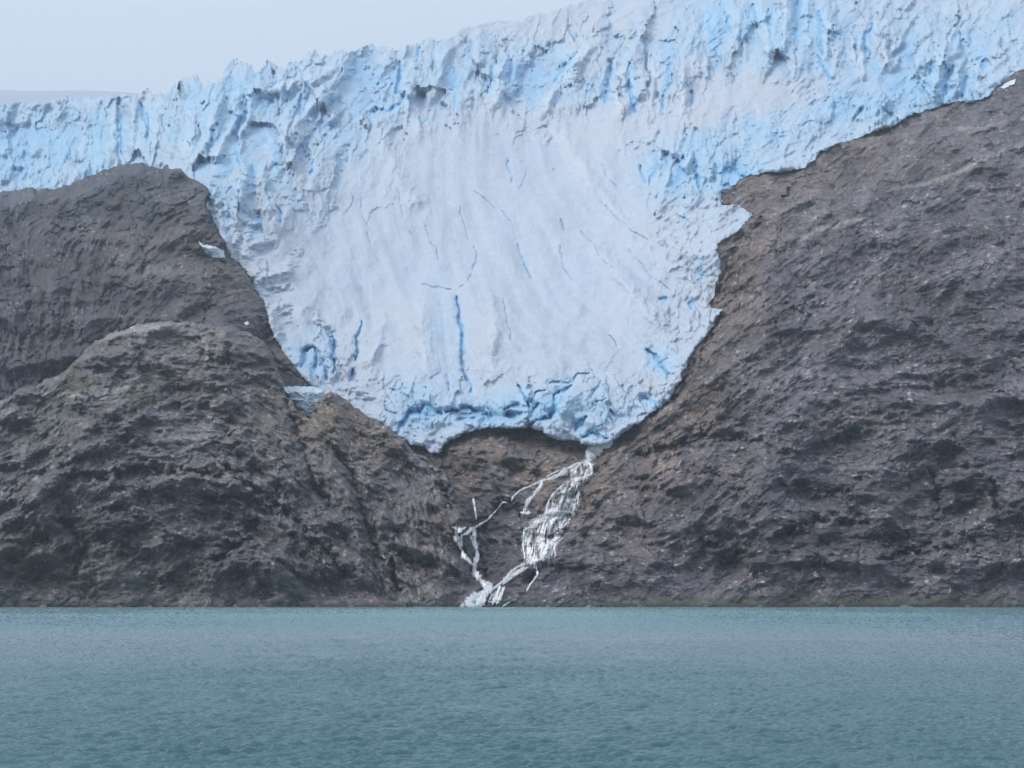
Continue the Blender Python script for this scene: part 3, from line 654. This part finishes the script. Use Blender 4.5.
Pg = world(U, Vg, DG)
hid_g = np.maximum(np.where((sd_b > 18) & (U < 330), 1, -1), sd_c - 25)
keep_g = (quadmin(sd_g) > 0.0) & (quadmin(hid_g) < 0)
fm = lambda a: (a[:-1, :-1] + a[1:, 1:]) / 2
zone = np.ones(keep_g.shape, int)                                    # 1 tongue
line_fall = np.interp(u_ax, [150, 215, 300, 420, 520, 620, 700, 800, 1024], [215, 215, 190, 135, 125, 130, 125, 105, 85])[None, :-1]
zone[fm(V + 9 * n_b) < line_fall] = 0
line_front = np.interp(u_ax, [280, 330, 380, 440, 520, 600, 650, 690], [330, 335, 375, 398, 385, 368, 345, 345])[None, :-1]
zone[(fm(V + 6 * n_b) > line_front)] = 2
zone[(fm(sd_l) > 0)] = 3
zone[(fm(U) > 640) & (fm(V) > 100) & (zone == 1) & (fm(sd_g) < 34 + 8 * fm(n_a))] = 4
gl = empty('glacier', (60.0, 1850.0, 190.0))
tag(gl, 'pale blue hanging glacier spilling down between the rock slopes', 'glacier')
bpy.context.view_layer.update()
for z, nm in enumerate(('icefall', 'ice_tongue', 'ice_front', 'ice_lobe', 'ice_margin')):
    o = grid_object(nm, Pg, keep_g & (zone == z), ICE, tint_g, parent=gl)
    o.matrix_parent_inverse = gl.matrix_world.inverted()

# distant snow plateau behind the left ice field
us = np.linspace(-900, 420, 200); rows = np.linspace(0, 1, 24)
SU, SR = np.meshgrid(us, rows)
SD = 5200 + 1500 * SR + 60 * perlin(SU / 60, SR * 5, 83)
SV = 112 - 20 * smooth(0, .8, SR) + 5 * perlin(SU / 120, SR * 2, 84) + np.where(SU > 120, (SU - 120) * 0.03, 0)
snow_t = np.zeros(SU.shape + (3,), f32) + np.array((0.33, 0.38, 0.47), f32)
sf = grid_object('snowfield', world(SU, SV, SD), None, ICE, snow_t)
tag(sf, 'faint grey snow plateau far beyond the left ice field', 'snowfield', kind='structure')

# ------------------------------------------------------------------ looking up the built surfaces
Dfront = np.minimum(np.where(sd_c > -10, DC, 1e9), DA)
def depth_at(Dm, u, v, r=1):
    i = int(np.clip(np.searchsorted(u_ax, u), r, len(u_ax) - r - 1)); j = int(np.clip(np.searchsorted(v_ax, v), r, len(v_ax) - r - 1))
    return float(Dm[j - r:j + r + 1, i - r:i + r + 1].min())

def P(u, v, d):
    return ((u - CX) / F * d, d, CAMH + (HZ - v) / F * d)

# ------------------------------------------------------------------ waterfalls: bundles of ragged streams
def stream_mesh(strands, seed):
    r = random.Random(seed)
    verts, faces, cores = [], [], []
    for st in strands:
        pts = st[1:]
        w0 = st[0]
        ph = r.random() * 50
        dense = []
        for (a, b) in zip(pts[:-1], pts[1:]):
            n = max(2, int(math.hypot(b[0] - a[0], b[1] - a[1]) / 1.1))
            for k in range(n):
                t = k / n
                dense.append((a[0] + (b[0] - a[0]) * t, a[1] + (b[1] - a[1]) * t))
        dense.append(pts[-1])
        # soften the corners, then let the stream wander
        for _ in range(3):
            dense = [dense[0]] + [((p[0] + 2 * q[0] + s[0]) / 4, (p[1] + 2 * q[1] + s[1]) / 4) for p, q, s in zip(dense, dense[1:], dense[2:])] + [dense[-1]]
        n = len(dense)
        rows = []
        ds = [depth_at(Dfront, p[0], p[1], 1) for p in dense]
        ds = [min(ds[max(0, i - 2):i + 3]) for i in range(n)]
        for i, (u, v) in enumerate(dense):
            q, s = dense[max(i - 1, 0)], dense[min(i + 1, n - 1)]
            tx, ty = s[0] - q[0], s[1] - q[1]
            l = math.hypot(tx, ty) or 1
            nx, ny = -ty / l, tx / l
            xs = np.array([i / 8.0 + ph]); ys = np.array([0.37])
            wob = float(perlin(xs, ys, seed + 3)[0]); wob2 = float(perlin(xs * 2.3, ys, seed + 4)[0])
            tip = min(1, (i + 0.6) / 3.0) * min(1, (n - i - 0.4) / 3.0)
            w = max(0.45, w0 * (1.2 + 0.45 * wob + 0.25 * wob2)) * tip
            cu, cv = u + nx * wob * w0 * 0.3, v + ny * wob * w0 * 0.3
            e1_ = float(perlin(xs * 4.1, ys + 5, seed + 5)[0]); e2_ = float(perlin(xs * 4.1, ys + 9, seed + 6)[0])
            row = []
            for k, (off, lift) in enumerate(((-1.5 - .7 * e1_, 0.3), (-.6, .6), (0, .8), (.6, .6), (1.5 + .7 * e2_, 0.3))):
                d = ds[i] - lift - 0.4
                cores.append((0, .75, 1, .75, 0)[k] * (0.42 if w0 > 5.2 else 1.9 if w0 > 4.9 else 1.0) * (0.8 + 0.35 * wob2)); row.append(len(verts)); verts.append(P(cu + nx * off * w / 2, cv + ny * off * w / 2, d))
            rows.append(row)
        for a, b in zip(rows[:-1], rows[1:]):
            for k in range(4):
                faces.append((a[k], a[k + 1], b[k + 1], b[k]))
    return verts, faces, cores

def waterfall(name, label, parts, seed, base):
    root = empty(name, P(*base))
    tag(root, label, 'waterfall', 'waterfalls below the glacier')
    bpy.context.view_layer.update()
    for k, (nm, strands) in enumerate(parts):
        vs, fs, cs = stream_mesh(strands, seed + 31 * k)
        o = py_object(nm, vs, fs, FOAM, root)
        at = o.data.attributes.new('core', 'FLOAT', 'POINT')
        at.data.foreach_set('value', np.array(cs, f32))
        o.matrix_parent_inverse = root.matrix_world.inverted()
    return root

FALL = [(587, 446), (601, 446), (597, 453), (590, 460), (595, 466), (595, 474), (584, 480), (580, 484), (580, 498), (577, 511), (571, 519), (566, 531), (558, 545), (553, 556), (545, 562), (536, 568), (527, 567), (522, 556), (522, 538),
        (524, 528), (533, 519), (544, 514), (547, 505), (553, 494), (562, 485), (569, 478), (566, 474), (572, 467), (580, 462), (586, 458)]
def falling_sheets(root):
    """The broad falls: sheets of falling water a metre off the rock, torn into strands by their own speed."""
    for nm, v0, v1, seed in (('upper_fan', 444, 481, 3), ('cascade', 481, 516, 4), ('lower_cascade', 516, 570, 5)):
        gu, gv = np.meshgrid(np.arange(516, 602, 0.4), np.arange(v0, v1 + 0.2, 0.4))
        s_ = sdf(gu + 1.6 * fbm(gu / 5, gv / 5, seed + 60, 3), gv + 1.6 * fbm(gu / 5, gv / 5, seed + 61, 3), FALL)
        ii = np.clip(np.searchsorted(u_ax, gu), 2, len(u_ax) - 3); jj = np.clip(np.searchsorted(v_ax, gv), 2, len(v_ax) - 3)
        base = np.minimum(np.minimum(Dfront[jj, ii], Dfront[jj - 1, ii]), np.minimum(Dfront[jj, ii - 1], Dfront[jj, ii + 1]))
        lean = np.interp(gv, [444, 462, 480, 515, 570], [1.0, .55, .30, .42, .30])          # how far the water runs left as it drops
        x = gu + lean * (gv - v0) + 1.3 * perlin(gu / 7, gv / 9, seed + 62)
        st = perlin(x / 2.6, gv / 17, seed + 63) + 0.7 * perlin(x / 1.3, gv / 11, seed + 64)
        gap = perlin(x / 6.5, gv / 12, seed + 65)
        ledge = np.exp(-((gv - 513 + 1.5 * perlin(gu / 6, gv / 6, 66)) / 1.4) ** 2) + np.exp(-((gv - 477 - (gu - 575) * .12) / 1.2) ** 2) * .7
        core = smooth(-0.6, 4.5, s_) ** 0.8 * np.clip(0.44 - 0.22 * smooth(556, 572, gu) * smooth(514, 524, gv) + 0.70 * st + 0.60 * gap + 0.55 * ledge, 0.0, 1.0)
        core = np.where(gv > 562, core * smooth(569, 562, gv), core)
        d = base - 1.3 - 1.0 * np.clip(st, -1, 1)
        o = grid_object(nm, world(gu, gv, d), quadmax(s_) > -0.6, FOAM, None, {'core': core}, root)
        o.matrix_parent_inverse = root.matrix_world.inverted()

def braid(seed, n, tops, bots, w, wander, cuts=0.0):
    """n thin strands between two lines, each with its own kinks."""
    r = random.Random(seed); out = []
    for _ in range(n):
        t = r.random(); t2 = min(1, max(0, t + r.uniform(-.18, .18)))
        a = (tops[0][0] + (tops[1][0] - tops[0][0]) * t, tops[0][1] + (tops[1][1] - tops[0][1]) * t)
        b = (bots[0][0] + (bots[1][0] - bots[0][0]) * t2, bots[0][1] + (bots[1][1] - bots[0][1]) * t2)
        s, e = r.uniform(0, cuts), 1 - r.uniform(0, cuts)
        m = 5
        pts = []
        for k in range(m + 1):
            q = s + (e - s) * k / m
            pts.append((a[0] + (b[0] - a[0]) * q + r.uniform(-wander, wander), a[1] + (b[1] - a[1]) * q + r.uniform(-.6, .6)))
        out.append((r.uniform(w * .5, w * 1.4),) + tuple(pts))
    return out

main_parts = [
    ('chute', [(5.0, (613, 442), (603, 446), (594, 453), (588, 460)), (5.0, (606, 444), (597, 449), (590, 456), (587, 462)), (4.0, (592, 446), (590, 452), (588, 460)), (5.0, (611, 443), (602, 447), (595, 453), (589, 459)), (3.6, (589, 447), (588, 454), (588, 460)), (3.0, (600, 446), (594, 453), (588, 461)), (4.2, (593, 452), (588, 460), (584, 466))]),
    ('fan_rivulet', [(1.5, (588, 461), (591, 466), (593, 472), (589, 476)), (1.4, (587, 461), (580, 463), (576, 469), (570, 472)), (1.2, (592, 474), (584, 477), (577, 479)), (1.2, (579, 462), (574, 465), (569, 469))]),
    ('side_stream', [(2.2, (577, 464), (570, 467), (562, 471), (558, 477)), (2.4, (568, 470), (560, 475), (552, 478), (545, 480)), (2.0, (548, 479), (540, 482), (533, 485)), (1.2, (537, 483), (528, 487), (520, 490), (514, 496), (511, 501)), (1.0, (508, 503), (503, 502), (498, 508), (492, 515)),
                    (2.6, (543, 480), (540, 487), (535, 493), (529, 499), (526, 505), (525, 513)), (1.6, (538, 490), (532, 497), (527, 505), (523, 513)), (2.0, (520, 512), (526, 513), (531, 513)), (1.3, (545, 478), (552, 474), (560, 470))]),
    ('cascade_rivulet', [(1.2, (563, 485), (555, 492), (549, 500), (547, 508), (545, 516)), (0.7, (577, 486), (579, 494), (577, 506)), (1.3, (546, 514), (554, 511), (562, 511), (571, 512))]),
    ('lower_rivulet', [(1.2, (568, 521), (564, 527), (558, 531), (564, 531)), (1.2, (564, 537), (557, 542), (554, 548), (556, 556), (554, 558)), (1.1, (545, 520), (536, 524), (528, 528), (523, 531)), (1.0, (524, 530), (523, 545), (525, 560))]),
    ('apron', [(2.4, (526, 564), (518, 566), (510, 574), (502, 583)), (2.0, (528, 567), (518, 572), (510, 579), (503, 583)), (1.4, (524, 570), (512, 577), (504, 583)), (1.2, (536, 566), (538, 575), (532, 582), (527, 588)), (1.0, (538, 574), (530, 585), (526, 592)), (1.8, (500, 585), (497, 595), (492, 605)), (1.4, (504, 586), (500, 596), (496, 605)),
               (1.2, (490, 595), (497, 594), (502, 594)), (1.1, (488, 602), (495, 602), (500, 603)), (1.6, (508, 577), (500, 584), (494, 588), (490, 592)), (1.0, (510, 602), (506, 604), (502, 607)), (1.2, (494, 588), (501, 587), (504, 588))]
     + braid(66, 9, ((527, 565), (521, 572)), ((503, 581), (500, 586)), 1.1, 1.0, .2) + braid(67, 8, ((497, 586), (506, 586)), ((485, 605), (499, 605)), 1.0, 1.0, .3)),
]
wide_fall = waterfall('waterfall', 'wide braided white waterfall pouring from the foot of the ice down the gully', main_parts, 500, (500, 606, 1508))
falling_sheets(wide_fall)
left_parts = [
    ('rivulet', [(1.4, (473, 498), (475, 508), (476, 520)), (1.7, (493, 514), (487, 520), (480, 524), (474, 528)), (1.0, (474, 498), (473, 505))]),
    ('spill', [(3.4, (452, 528), (458, 529), (462, 532)), (3.2, (453, 536), (458, 543), (461, 550)), (2.4, (466, 527), (460, 530), (455, 534)), (2.0, (462, 534), (461, 542), (461, 548)), (1.6, (456, 533), (459, 540), (462, 547)), (2.4, (474, 527), (468, 532), (463, 535)), (2.0, (455, 530), (456, 537))]),
    ('run', [(2.6, (461, 549), (464, 556), (470, 562), (473, 566)), (3.0, (474, 526), (474, 535), (475, 545), (477, 555), (474, 564)), (1.5, (470, 535), (473, 541), (475, 548)), (4.0, (473, 563), (475, 572), (480, 580), (486, 588)), (2.5, (477, 552), (478, 558), (475, 564)),
             (4.2, (486, 588), (491, 586), (493, 584)), (5.0, (492, 585), (488, 590), (484, 594)), (3.6, (480, 580), (486, 584), (492, 584))]),
    ('splash_fan', [(5.0, (486, 590), (480, 597), (477, 606)), (5.0, (484, 593), (474, 598), (466, 606)), (4.0, (488, 590), (483, 600), (481, 607)), (4.5, (478, 596), (470, 602), (460, 606)), (3.0, (466, 597), (470, 599), (476, 600)), (3.0, (468, 604), (474, 605), (481, 606))]),
]
waterfall('waterfall', 'narrow forked white stream on the gully floor, joining the wide fall at the water', left_parts, 700, (473, 606, 1508))

# ------------------------------------------------------------------ detached ice and snow
def ice_lump(name, poly, Dm, thick, seed, tint_c0, label, cat, group=None, zone_blue=0.4, ref=None):
    """A separate slab of ice lying on the rock, domed towards the viewer, with broken surface and its own thickness."""
    xs, ys = [p[0] for p in poly], [p[1] for p in poly]
    uu = np.arange(min(xs) - 3, max(xs) + 3, 0.6); vv = np.arange(min(ys) - 3, max(ys) + 3, 0.6)
    GU, GV = np.meshgrid(uu, vv)
    s = sdf(GU + 1.2 * fbm(GU / 6, GV / 6, seed, 3), GV + 1.2 * fbm(GU / 6, GV / 6, seed + 1, 3), poly)
    ii = np.clip(np.searchsorted(u_ax, GU), 0, len(u_ax) - 1); jj = np.clip(np.searchsorted(v_ax, GV), 0, len(v_ax) - 1)
    base = blur(Dm, 4)[jj, ii] if ref is None else ref + 0 * GU
    fr_ = thick * (1 - np.exp(-np.maximum(s, 0) / 2.5))
    a1, a2, cv_ = worley(GU / 9, GV / 7, seed + 2)
    front_ = base - fr_ - 2 - smooth(0, 3, s) * (thick * 0.35 * fbm(GU / 11, GV / 8, seed + 3, 4, .55, True) + thick * .12 * (cv_ - .5) * smooth(0, .4, a2 - a1))
    back_ = base + 6
    h, w = GU.shape
    d = np.where(s > 0, front_, back_)
    t = np.zeros(GU.shape + (3,), f32) + np.array((0.58, 0.63, 0.68), f32)
    t = mixc(t, (0.30, 0.52, 0.66), np.clip(zone_blue * (0.8 + 1.2 * fbm(GU / 9, GV / 6, seed + 5, 4)), 0, 1))
    o = grid_object(name, world(GU, GV, d), quadmax(s) > -0.4, ICE, t)
    return tag(o, label, cat, group)

ice_lump('ice_remnant', [(279, 388), (290, 387), (312, 387), (324, 391), (324, 402), (318, 414), (311, 426), (300, 416), (288, 402)], DA, 25, 900, None,
         'blue-white slab of ice in the notch between dark rock and knob', 'ice slab', zone_blue=.6, ref=1842.0)
ice_lump('ice_patch', [(197, 240), (204, 245), (214, 246), (224, 250), (225, 258), (216, 258), (207, 255)], DB, 10, 910, None,
         'small white ice patch on the cliff beside the glacier edge', 'ice patch', zone_blue=.25)
ice_lump('snow_patch', [(999, 88), (1008, 82), (1016, 79), (1015, 84), (1004, 89)], DA, 6, 920, None,
         'white snow patch on the rock rim near the photo\'s right edge', 'snow patch', zone_blue=.1)
ice_lump('ice_block', [(244.5, 322.5), (247.5, 321), (249.5, 323.5), (247.5, 326), (245, 325)], DB, 5, 940, None,
         'tiny white ice block lying at the dark cliff edge below the ice', 'ice block', zone_blue=.1)

# ------------------------------------------------------------------ boulders along the waterline
def boulder_mesh(seed):
    import bmesh
    bm = bmesh.new(); bmesh.ops.create_icosphere(bm, subdivisions=4, radius=1)
    r = np.random.RandomState(seed)
    planes = r.randn(9, 3); planes /= np.linalg.norm(planes, axis=1)[:, None]
    offs = r.uniform(.62, .92, 9)
    for v in bm.verts:
        p = np.array(v.co)
        for n_, o_ in zip(planes, offs):
            e = p @ n_ - o_
            if e > 0: p = p - n_ * e * 0.85
        k = 1 + 0.10 * math.sin(5 * p[0] + seed) * math.sin(4 * p[1] + 2) + .05 * math.sin(11 * p[2] + 7 * p[0])
        v.co = (p[0] * k, p[1] * k, p[2] * k)
    me = bpy.data.meshes.new('boulder'); bm.to_mesh(me); bm.free()
    me.polygons.foreach_set('use_smooth', np.zeros(len(me.polygons), bool))
    a = me.attributes.new('tint', 'FLOAT_COLOR', 'POINT')
    base = np.ones((len(me.vertices), 4), f32); g = r.uniform(.8, 1.2)
    base[:, :3] = np.array((.13, .122, .115)) * g
    a.data.foreach_set('color', base.ravel())
    me.materials.append(ROCK)
    return me

stones = [boulder_mesh(k) for k in (3, 8, 14, 21)]
BOULDERS = [(182, 11, 3.2), (193, 15, 4.2), (206, 9, 3.0), (222, 12, 3.6), (236, 8, 3.4), (262, 9, 3.0), (318, 8, 3.6), (120, 8, 2.6), (96, 10, 2.8), (150, 7, 2.4), (44, 9, 2.6), (352, 9, 3.2), (382, 7, 2.6),
            (548, 9, 2.6), (590, 11, 2.8), (640, 9, 2.4), (706, 10, 2.6), (760, 8, 2.6), (842, 10, 3.0), (905, 12, 2.8), (968, 9, 2.6)]
for k, (u, w, h) in enumerate(BOULDERS):
    d = 1497.0 - (k % 3) * 2
    o = bpy.data.objects.new('boulder', stones[k % 4]); sc.collection.objects.link(o)
    o.location = ((u - CX) / F * d, d, 0.2); o.scale = (w * .5, w * .35, h); o.rotation_euler = (0, 0, k * 1.3)
    tag(o, 'low grey boulder on the waterline at the foot of the rock', 'boulder', 'boulders along the waterline')

# ------------------------------------------------------------------ water
def water_material():
    m, nt, b, out = new_mat('glacial_water')
    L = nt.links.new
    geo = nd(nt, 'ShaderNodeNewGeometry')
    def noise(scale, sx, sy, det, rough=.6, dist=0.0):
        mp = nd(nt, 'ShaderNodeMapping'); mp.inputs['Scale'].default_value = (sx, sy, 1)
        mp.inputs['Rotation'].default_value = (0, 0, 0.22)
        L(geo.outputs['Position'], mp.inputs['Vector'])
        n = nd(nt, 'ShaderNodeTexNoise', i_Scale=scale, i_Detail=det, i_Roughness=rough, i_Distortion=dist)
        L(mp.outputs[0], n.inputs['Vector'])
        return n.outputs[0]
    rip = noise(2.2, 0.6, 1.0, 4.0, .6, .3)
    swell = noise(0.16, 0.5, 1.0, 3.0)
    gust = noise(0.006, 0.35, 1.0, 4.0, .6)
    bands = noise(0.004, 0.08, 1.0, 3.0, .5)
    a = nd(nt, 'ShaderNodeMath', operation='MULTIPLY_ADD'); a.inputs[1].default_value = 0.6
    L(swell, a.inputs[0]); L(rip, a.inputs[2])
    g = nd(nt, 'ShaderNodeMapRange', i_1=0.3, i_2=0.7, i_3=0.25, i_4=1.0)
    grp = noise(1.0, 0.22, 0.05, 3.0, .6)
    gm = nd(nt, 'ShaderNodeMath', operation='MULTIPLY_ADD'); gm.inputs[1].default_value = 0.7
    L(grp, gm.inputs[0])
    hf = nd(nt, 'ShaderNodeMath', operation='MULTIPLY_ADD'); hf.inputs[1].default_value = 0.5; hf.inputs[2].default_value = -0.10
    L(gust, hf.inputs[0]); L(hf.outputs[0], gm.inputs[2]); L(gm.outputs[0], g.inputs[0])
    bp = nd(nt, 'ShaderNodeBump', i_Distance=0.17)
    L(a.outputs[0], bp.inputs['Height']); L(g.outputs[0], bp.inputs['Strength'])
    L(bp.outputs[0], b.inputs['Normal'])
    # silt plus sky reflection painted by distance: turquoise far off, greyer mid-fjord, darker nearby
    pos = nd(nt, 'ShaderNodeSeparateXYZ'); L(geo.outputs['Position'], pos.inputs[0])
    dd = nd(nt, 'ShaderNodeMath', operation='MULTIPLY_ADD'); dd.inputs[1].default_value = 1 / 1600
    sh = nd(nt, 'ShaderNodeMath', operation='MULTIPLY_ADD'); sh.inputs[1].default_value = 0.34; sh.inputs[2].default_value = -0.17
    L(bands, sh.inputs[0]); L(pos.outputs['Y'], dd.inputs[0]); L(sh.outputs[0], dd.inputs[2])
    cr = nd(nt, 'ShaderNodeValToRGB')
    els = cr.color_ramp.elements
    els[0].position = 0.06; els[0].color = (0.052, 0.122, 0.143, 1)
    els[1].position = 0.95; els[1].color = (0.135, 0.245, 0.270, 1)
    for p_, c_ in ((0.17, (0.094, 0.165, 0.194, 1)), (0.30, (0.150, 0.215, 0.254, 1)), (0.45, (0.116, 0.216, 0.255, 1)), (0.62, (0.150, 0.245, 0.275, 1))):
        e = els.new(p_); e.color = c_
    L(dd.outputs[0], cr.inputs[0]); L(cr.outputs[0], b.inputs['Base Color'])
    b.inputs['Roughness'].default_value = 0.07
    b.inputs['IOR'].default_value = 1.333
    return m

def sea_tile(n, size, peak, seed, spread=1.6):
    """A tile of wind waves synthesised from a directional spectrum; rms height 1."""
    r = np.random.RandomState(seed)
    k = np.fft.fftfreq(n, size / n) * 2 * math.pi
    KX, KY = np.meshgrid(k, k)
    K = np.hypot(KX, KY) + 1e-9
    kp = 2 * math.pi / peak
    ang = np.arctan2(KX + 0.22 * KY, KY)
    S = np.exp(-1.25 * (kp / K) ** 2) / K ** 3.1 * np.abs(np.cos(ang)) ** spread * np.exp(-(K * size / n * .55) ** 2)
    S[0, 0] = 0
    h = np.fft.ifft2(np.sqrt(S) * (r.randn(n, n) + 1j * r.randn(n, n))).real
    return (h / h.std()).astype(f32)

def sample_tile(t, size, x, y):
    n = t.shape[0]
    fx, fy = (x / size * n) % n, (y / size * n) % n
    x0, y0 = np.floor(fx).astype(np.int32), np.floor(fy).astype(np.int32)
    ax, ay = (fx - x0).astype(f32), (fy - y0).astype(f32)
    x0 %= n; y0 %= n; x1, y1 = (x0 + 1) % n, (y0 + 1) % n
    return (t[y0, x0] * (1 - ax) + t[y0, x1] * ax) * (1 - ay) + (t[y1, x0] * (1 - ax) + t[y1, x1] * ax) * ay

dl = [96.0]
while dl[-1] < 1640:
    dl.append(dl[-1] + 0.24 * max(1, dl[-1] / 170) ** 0.75)
dist_rows = np.concatenate([[-400, 5, 40, 70, 85], dl, [1800, 2500, 6000, 20000]])
ux = axis(-40, 1064, -3500, 4500, 1.3, 1.18)
WU, WD = np.meshgrid(ux.astype(f32), dist_rows.astype(f32))
WX = (WU - CX) / F * np.maximum(WD, 60); WY = WD
t1, t2 = sea_tile(1024, 160.0, 2.6, 5, 8.0), sea_tile(1024, 227.0, 4.6, 6, 12.0)
gustn = fbm(WX / 160, WY / 260, 301, 4, .55)
grp = fbm(WX / 13, WY / 17, 302, 2)
fade = smooth(60, 100, WY) * smooth(1.0, 0.0, np.abs(WU - CX) / 1400)
WZ = fade * (0.23 * (0.95 + 0.8 * np.clip(gustn, -.3, .6)) * (1 + 0.8 * grp) * sample_tile(t1, 160.0, WX + 4 * gustn, WY) + 0.10 * sample_tile(t2, 227.0, WX * .97 + WY * .24 + 31, WY * .97 - WX * .24))
water = grid_object('water', np.stack([WX, WY, WZ], -1), None, water_material())
tag(water, 'rippled grey-teal fjord water filling the foreground', 'water', kind='structure')

# ------------------------------------------------------------------ haze, sky, sun
def add_haze():
    lo, hi = (-9000, -700, -6), (9000, 9000, 2600)
    vs = [(x, y, z) for z in (lo[2], hi[2]) for y in (lo[1], hi[1]) for x in (lo[0], hi[0])]
    fs = [(0, 2, 3, 1), (4, 5, 7, 6), (0, 1, 5, 4), (2, 6, 7, 3), (0, 4, 6, 2), (1, 3, 7, 5)]
    m = bpy.data.materials.new('thin_haze'); m.use_nodes = True
    nt = m.node_tree; nt.nodes.clear()
    out = nd(nt, 'ShaderNodeOutputMaterial'); pv = nd(nt, 'ShaderNodeVolumePrincipled')
    pv.inputs['Color'].default_value = (0.72, 0.86, 1.0, 1); pv.inputs['Density'].default_value = 5.5e-5
    pv.inputs['Anisotropy'].default_value = 0.2
    nt.links.new(pv.outputs[0], out.inputs['Volume'])
    o = py_object('haze', vs, fs, m, flat=True)
    tag(o, 'thin bluish haze in the air over the fjord', 'haze', kind='stuff')
add_haze()

SUN_EL, SUN_AZ = math.radians(43), math.radians(247)       # azimuth clockwise from +Y
w = bpy.data.worlds.new('World'); sc.world = w; w.use_nodes = True
nt = w.node_tree; nt.nodes.clear()
out = nd(nt, 'ShaderNodeOutputWorld')
sky = nd(nt, 'ShaderNodeTexSky', sky_type='NISHITA', sun_disc=False, sun_elevation=SUN_EL, sun_rotation=SUN_AZ, dust_density=4.0, air_density=1.0)
b1 = nd(nt, 'ShaderNodeBackground', i_Strength=0.05)
nt.links.new(sky.outputs[0], b1.inputs[0])
tc = nd(nt, 'ShaderNodeTexCoord'); sx = nd(nt, 'ShaderNodeSeparateXYZ')
nt.links.new(tc.outputs['Generated'], sx.inputs[0])
cl = nd(nt, 'ShaderNodeTexNoise', i_Scale=2.2, i_Detail=4.0, i_Roughness=.5)
nt.links.new(tc.outputs['Generated'], cl.inputs['Vector'])
mr_ = nd(nt, 'ShaderNodeMath', operation='MULTIPLY_ADD'); mr_.inputs[1].default_value = 0.12
nt.links.new(cl.outputs[0], mr_.inputs[0]); nt.links.new(sx.outputs['Z'], mr_.inputs[2])
ramp = nd(nt, 'ShaderNodeValToRGB')
ramp.color_ramp.elements[0].position = 0.0; ramp.color_ramp.elements[0].color = (0.378, 0.474, 0.572, 1)
ramp.color_ramp.elements[1].position = 1.0; ramp.color_ramp.elements[1].color = (0.93, 1.01, 1.13, 1)
nt.links.new(mr_.outputs[0], ramp.inputs[0])
b2 = nd(nt, 'ShaderNodeBackground', i_Strength=1.0)
nt.links.new(ramp.outputs[0], b2.inputs[0])
ad = nd(nt, 'ShaderNodeAddShader')
nt.links.new(b1.outputs[0], ad.inputs[0]); nt.links.new(b2.outputs[0], ad.inputs[1])
nt.links.new(ad.outputs[0], out.inputs['Surface'])

sd = bpy.data.lights.new('sun', 'SUN'); sd.energy = 2.0; sd.angle = math.radians(18); sd.color = (1.0, 0.96, 0.90)
so = bpy.data.objects.new('sun', sd); sc.collection.objects.link(so)
from mathutils import Vector
sdir = Vector((math.sin(SUN_AZ) * math.cos(SUN_EL), math.cos(SUN_AZ) * math.cos(SUN_EL), math.sin(SUN_EL)))
so.rotation_euler = sdir.to_track_quat('Z', 'Y').to_euler()

# ------------------------------------------------------------------ camera and render
cam = bpy.data.cameras.new('camera'); cam.sensor_width = 36; cam.lens = F / 1024 * 36
cam.shift_y = (HZ - 384) / 1024; cam.clip_start = 1; cam.clip_end = 60000
co = bpy.data.objects.new('camera', cam); co.location = (0, 0, CAMH); co.rotation_euler = (math.pi / 2, 0, 0)
sc.collection.objects.link(co); sc.camera = co
sc.view_settings.view_transform = 'Standard'; sc.view_settings.look = 'None'
sc.view_settings.exposure = 0.0; sc.view_settings.gamma = 1
sc.render.engine = 'CYCLES'
sc.cycles.use_denoising = True; sc.cycles.denoiser = 'OPENIMAGEDENOISE'; sc.cycles.denoising_prefilter = 'NONE'
sc.cycles.transparent_max_bounces = 12; sc.cycles.max_bounces = 6; sc.cycles.volume_bounces = 0
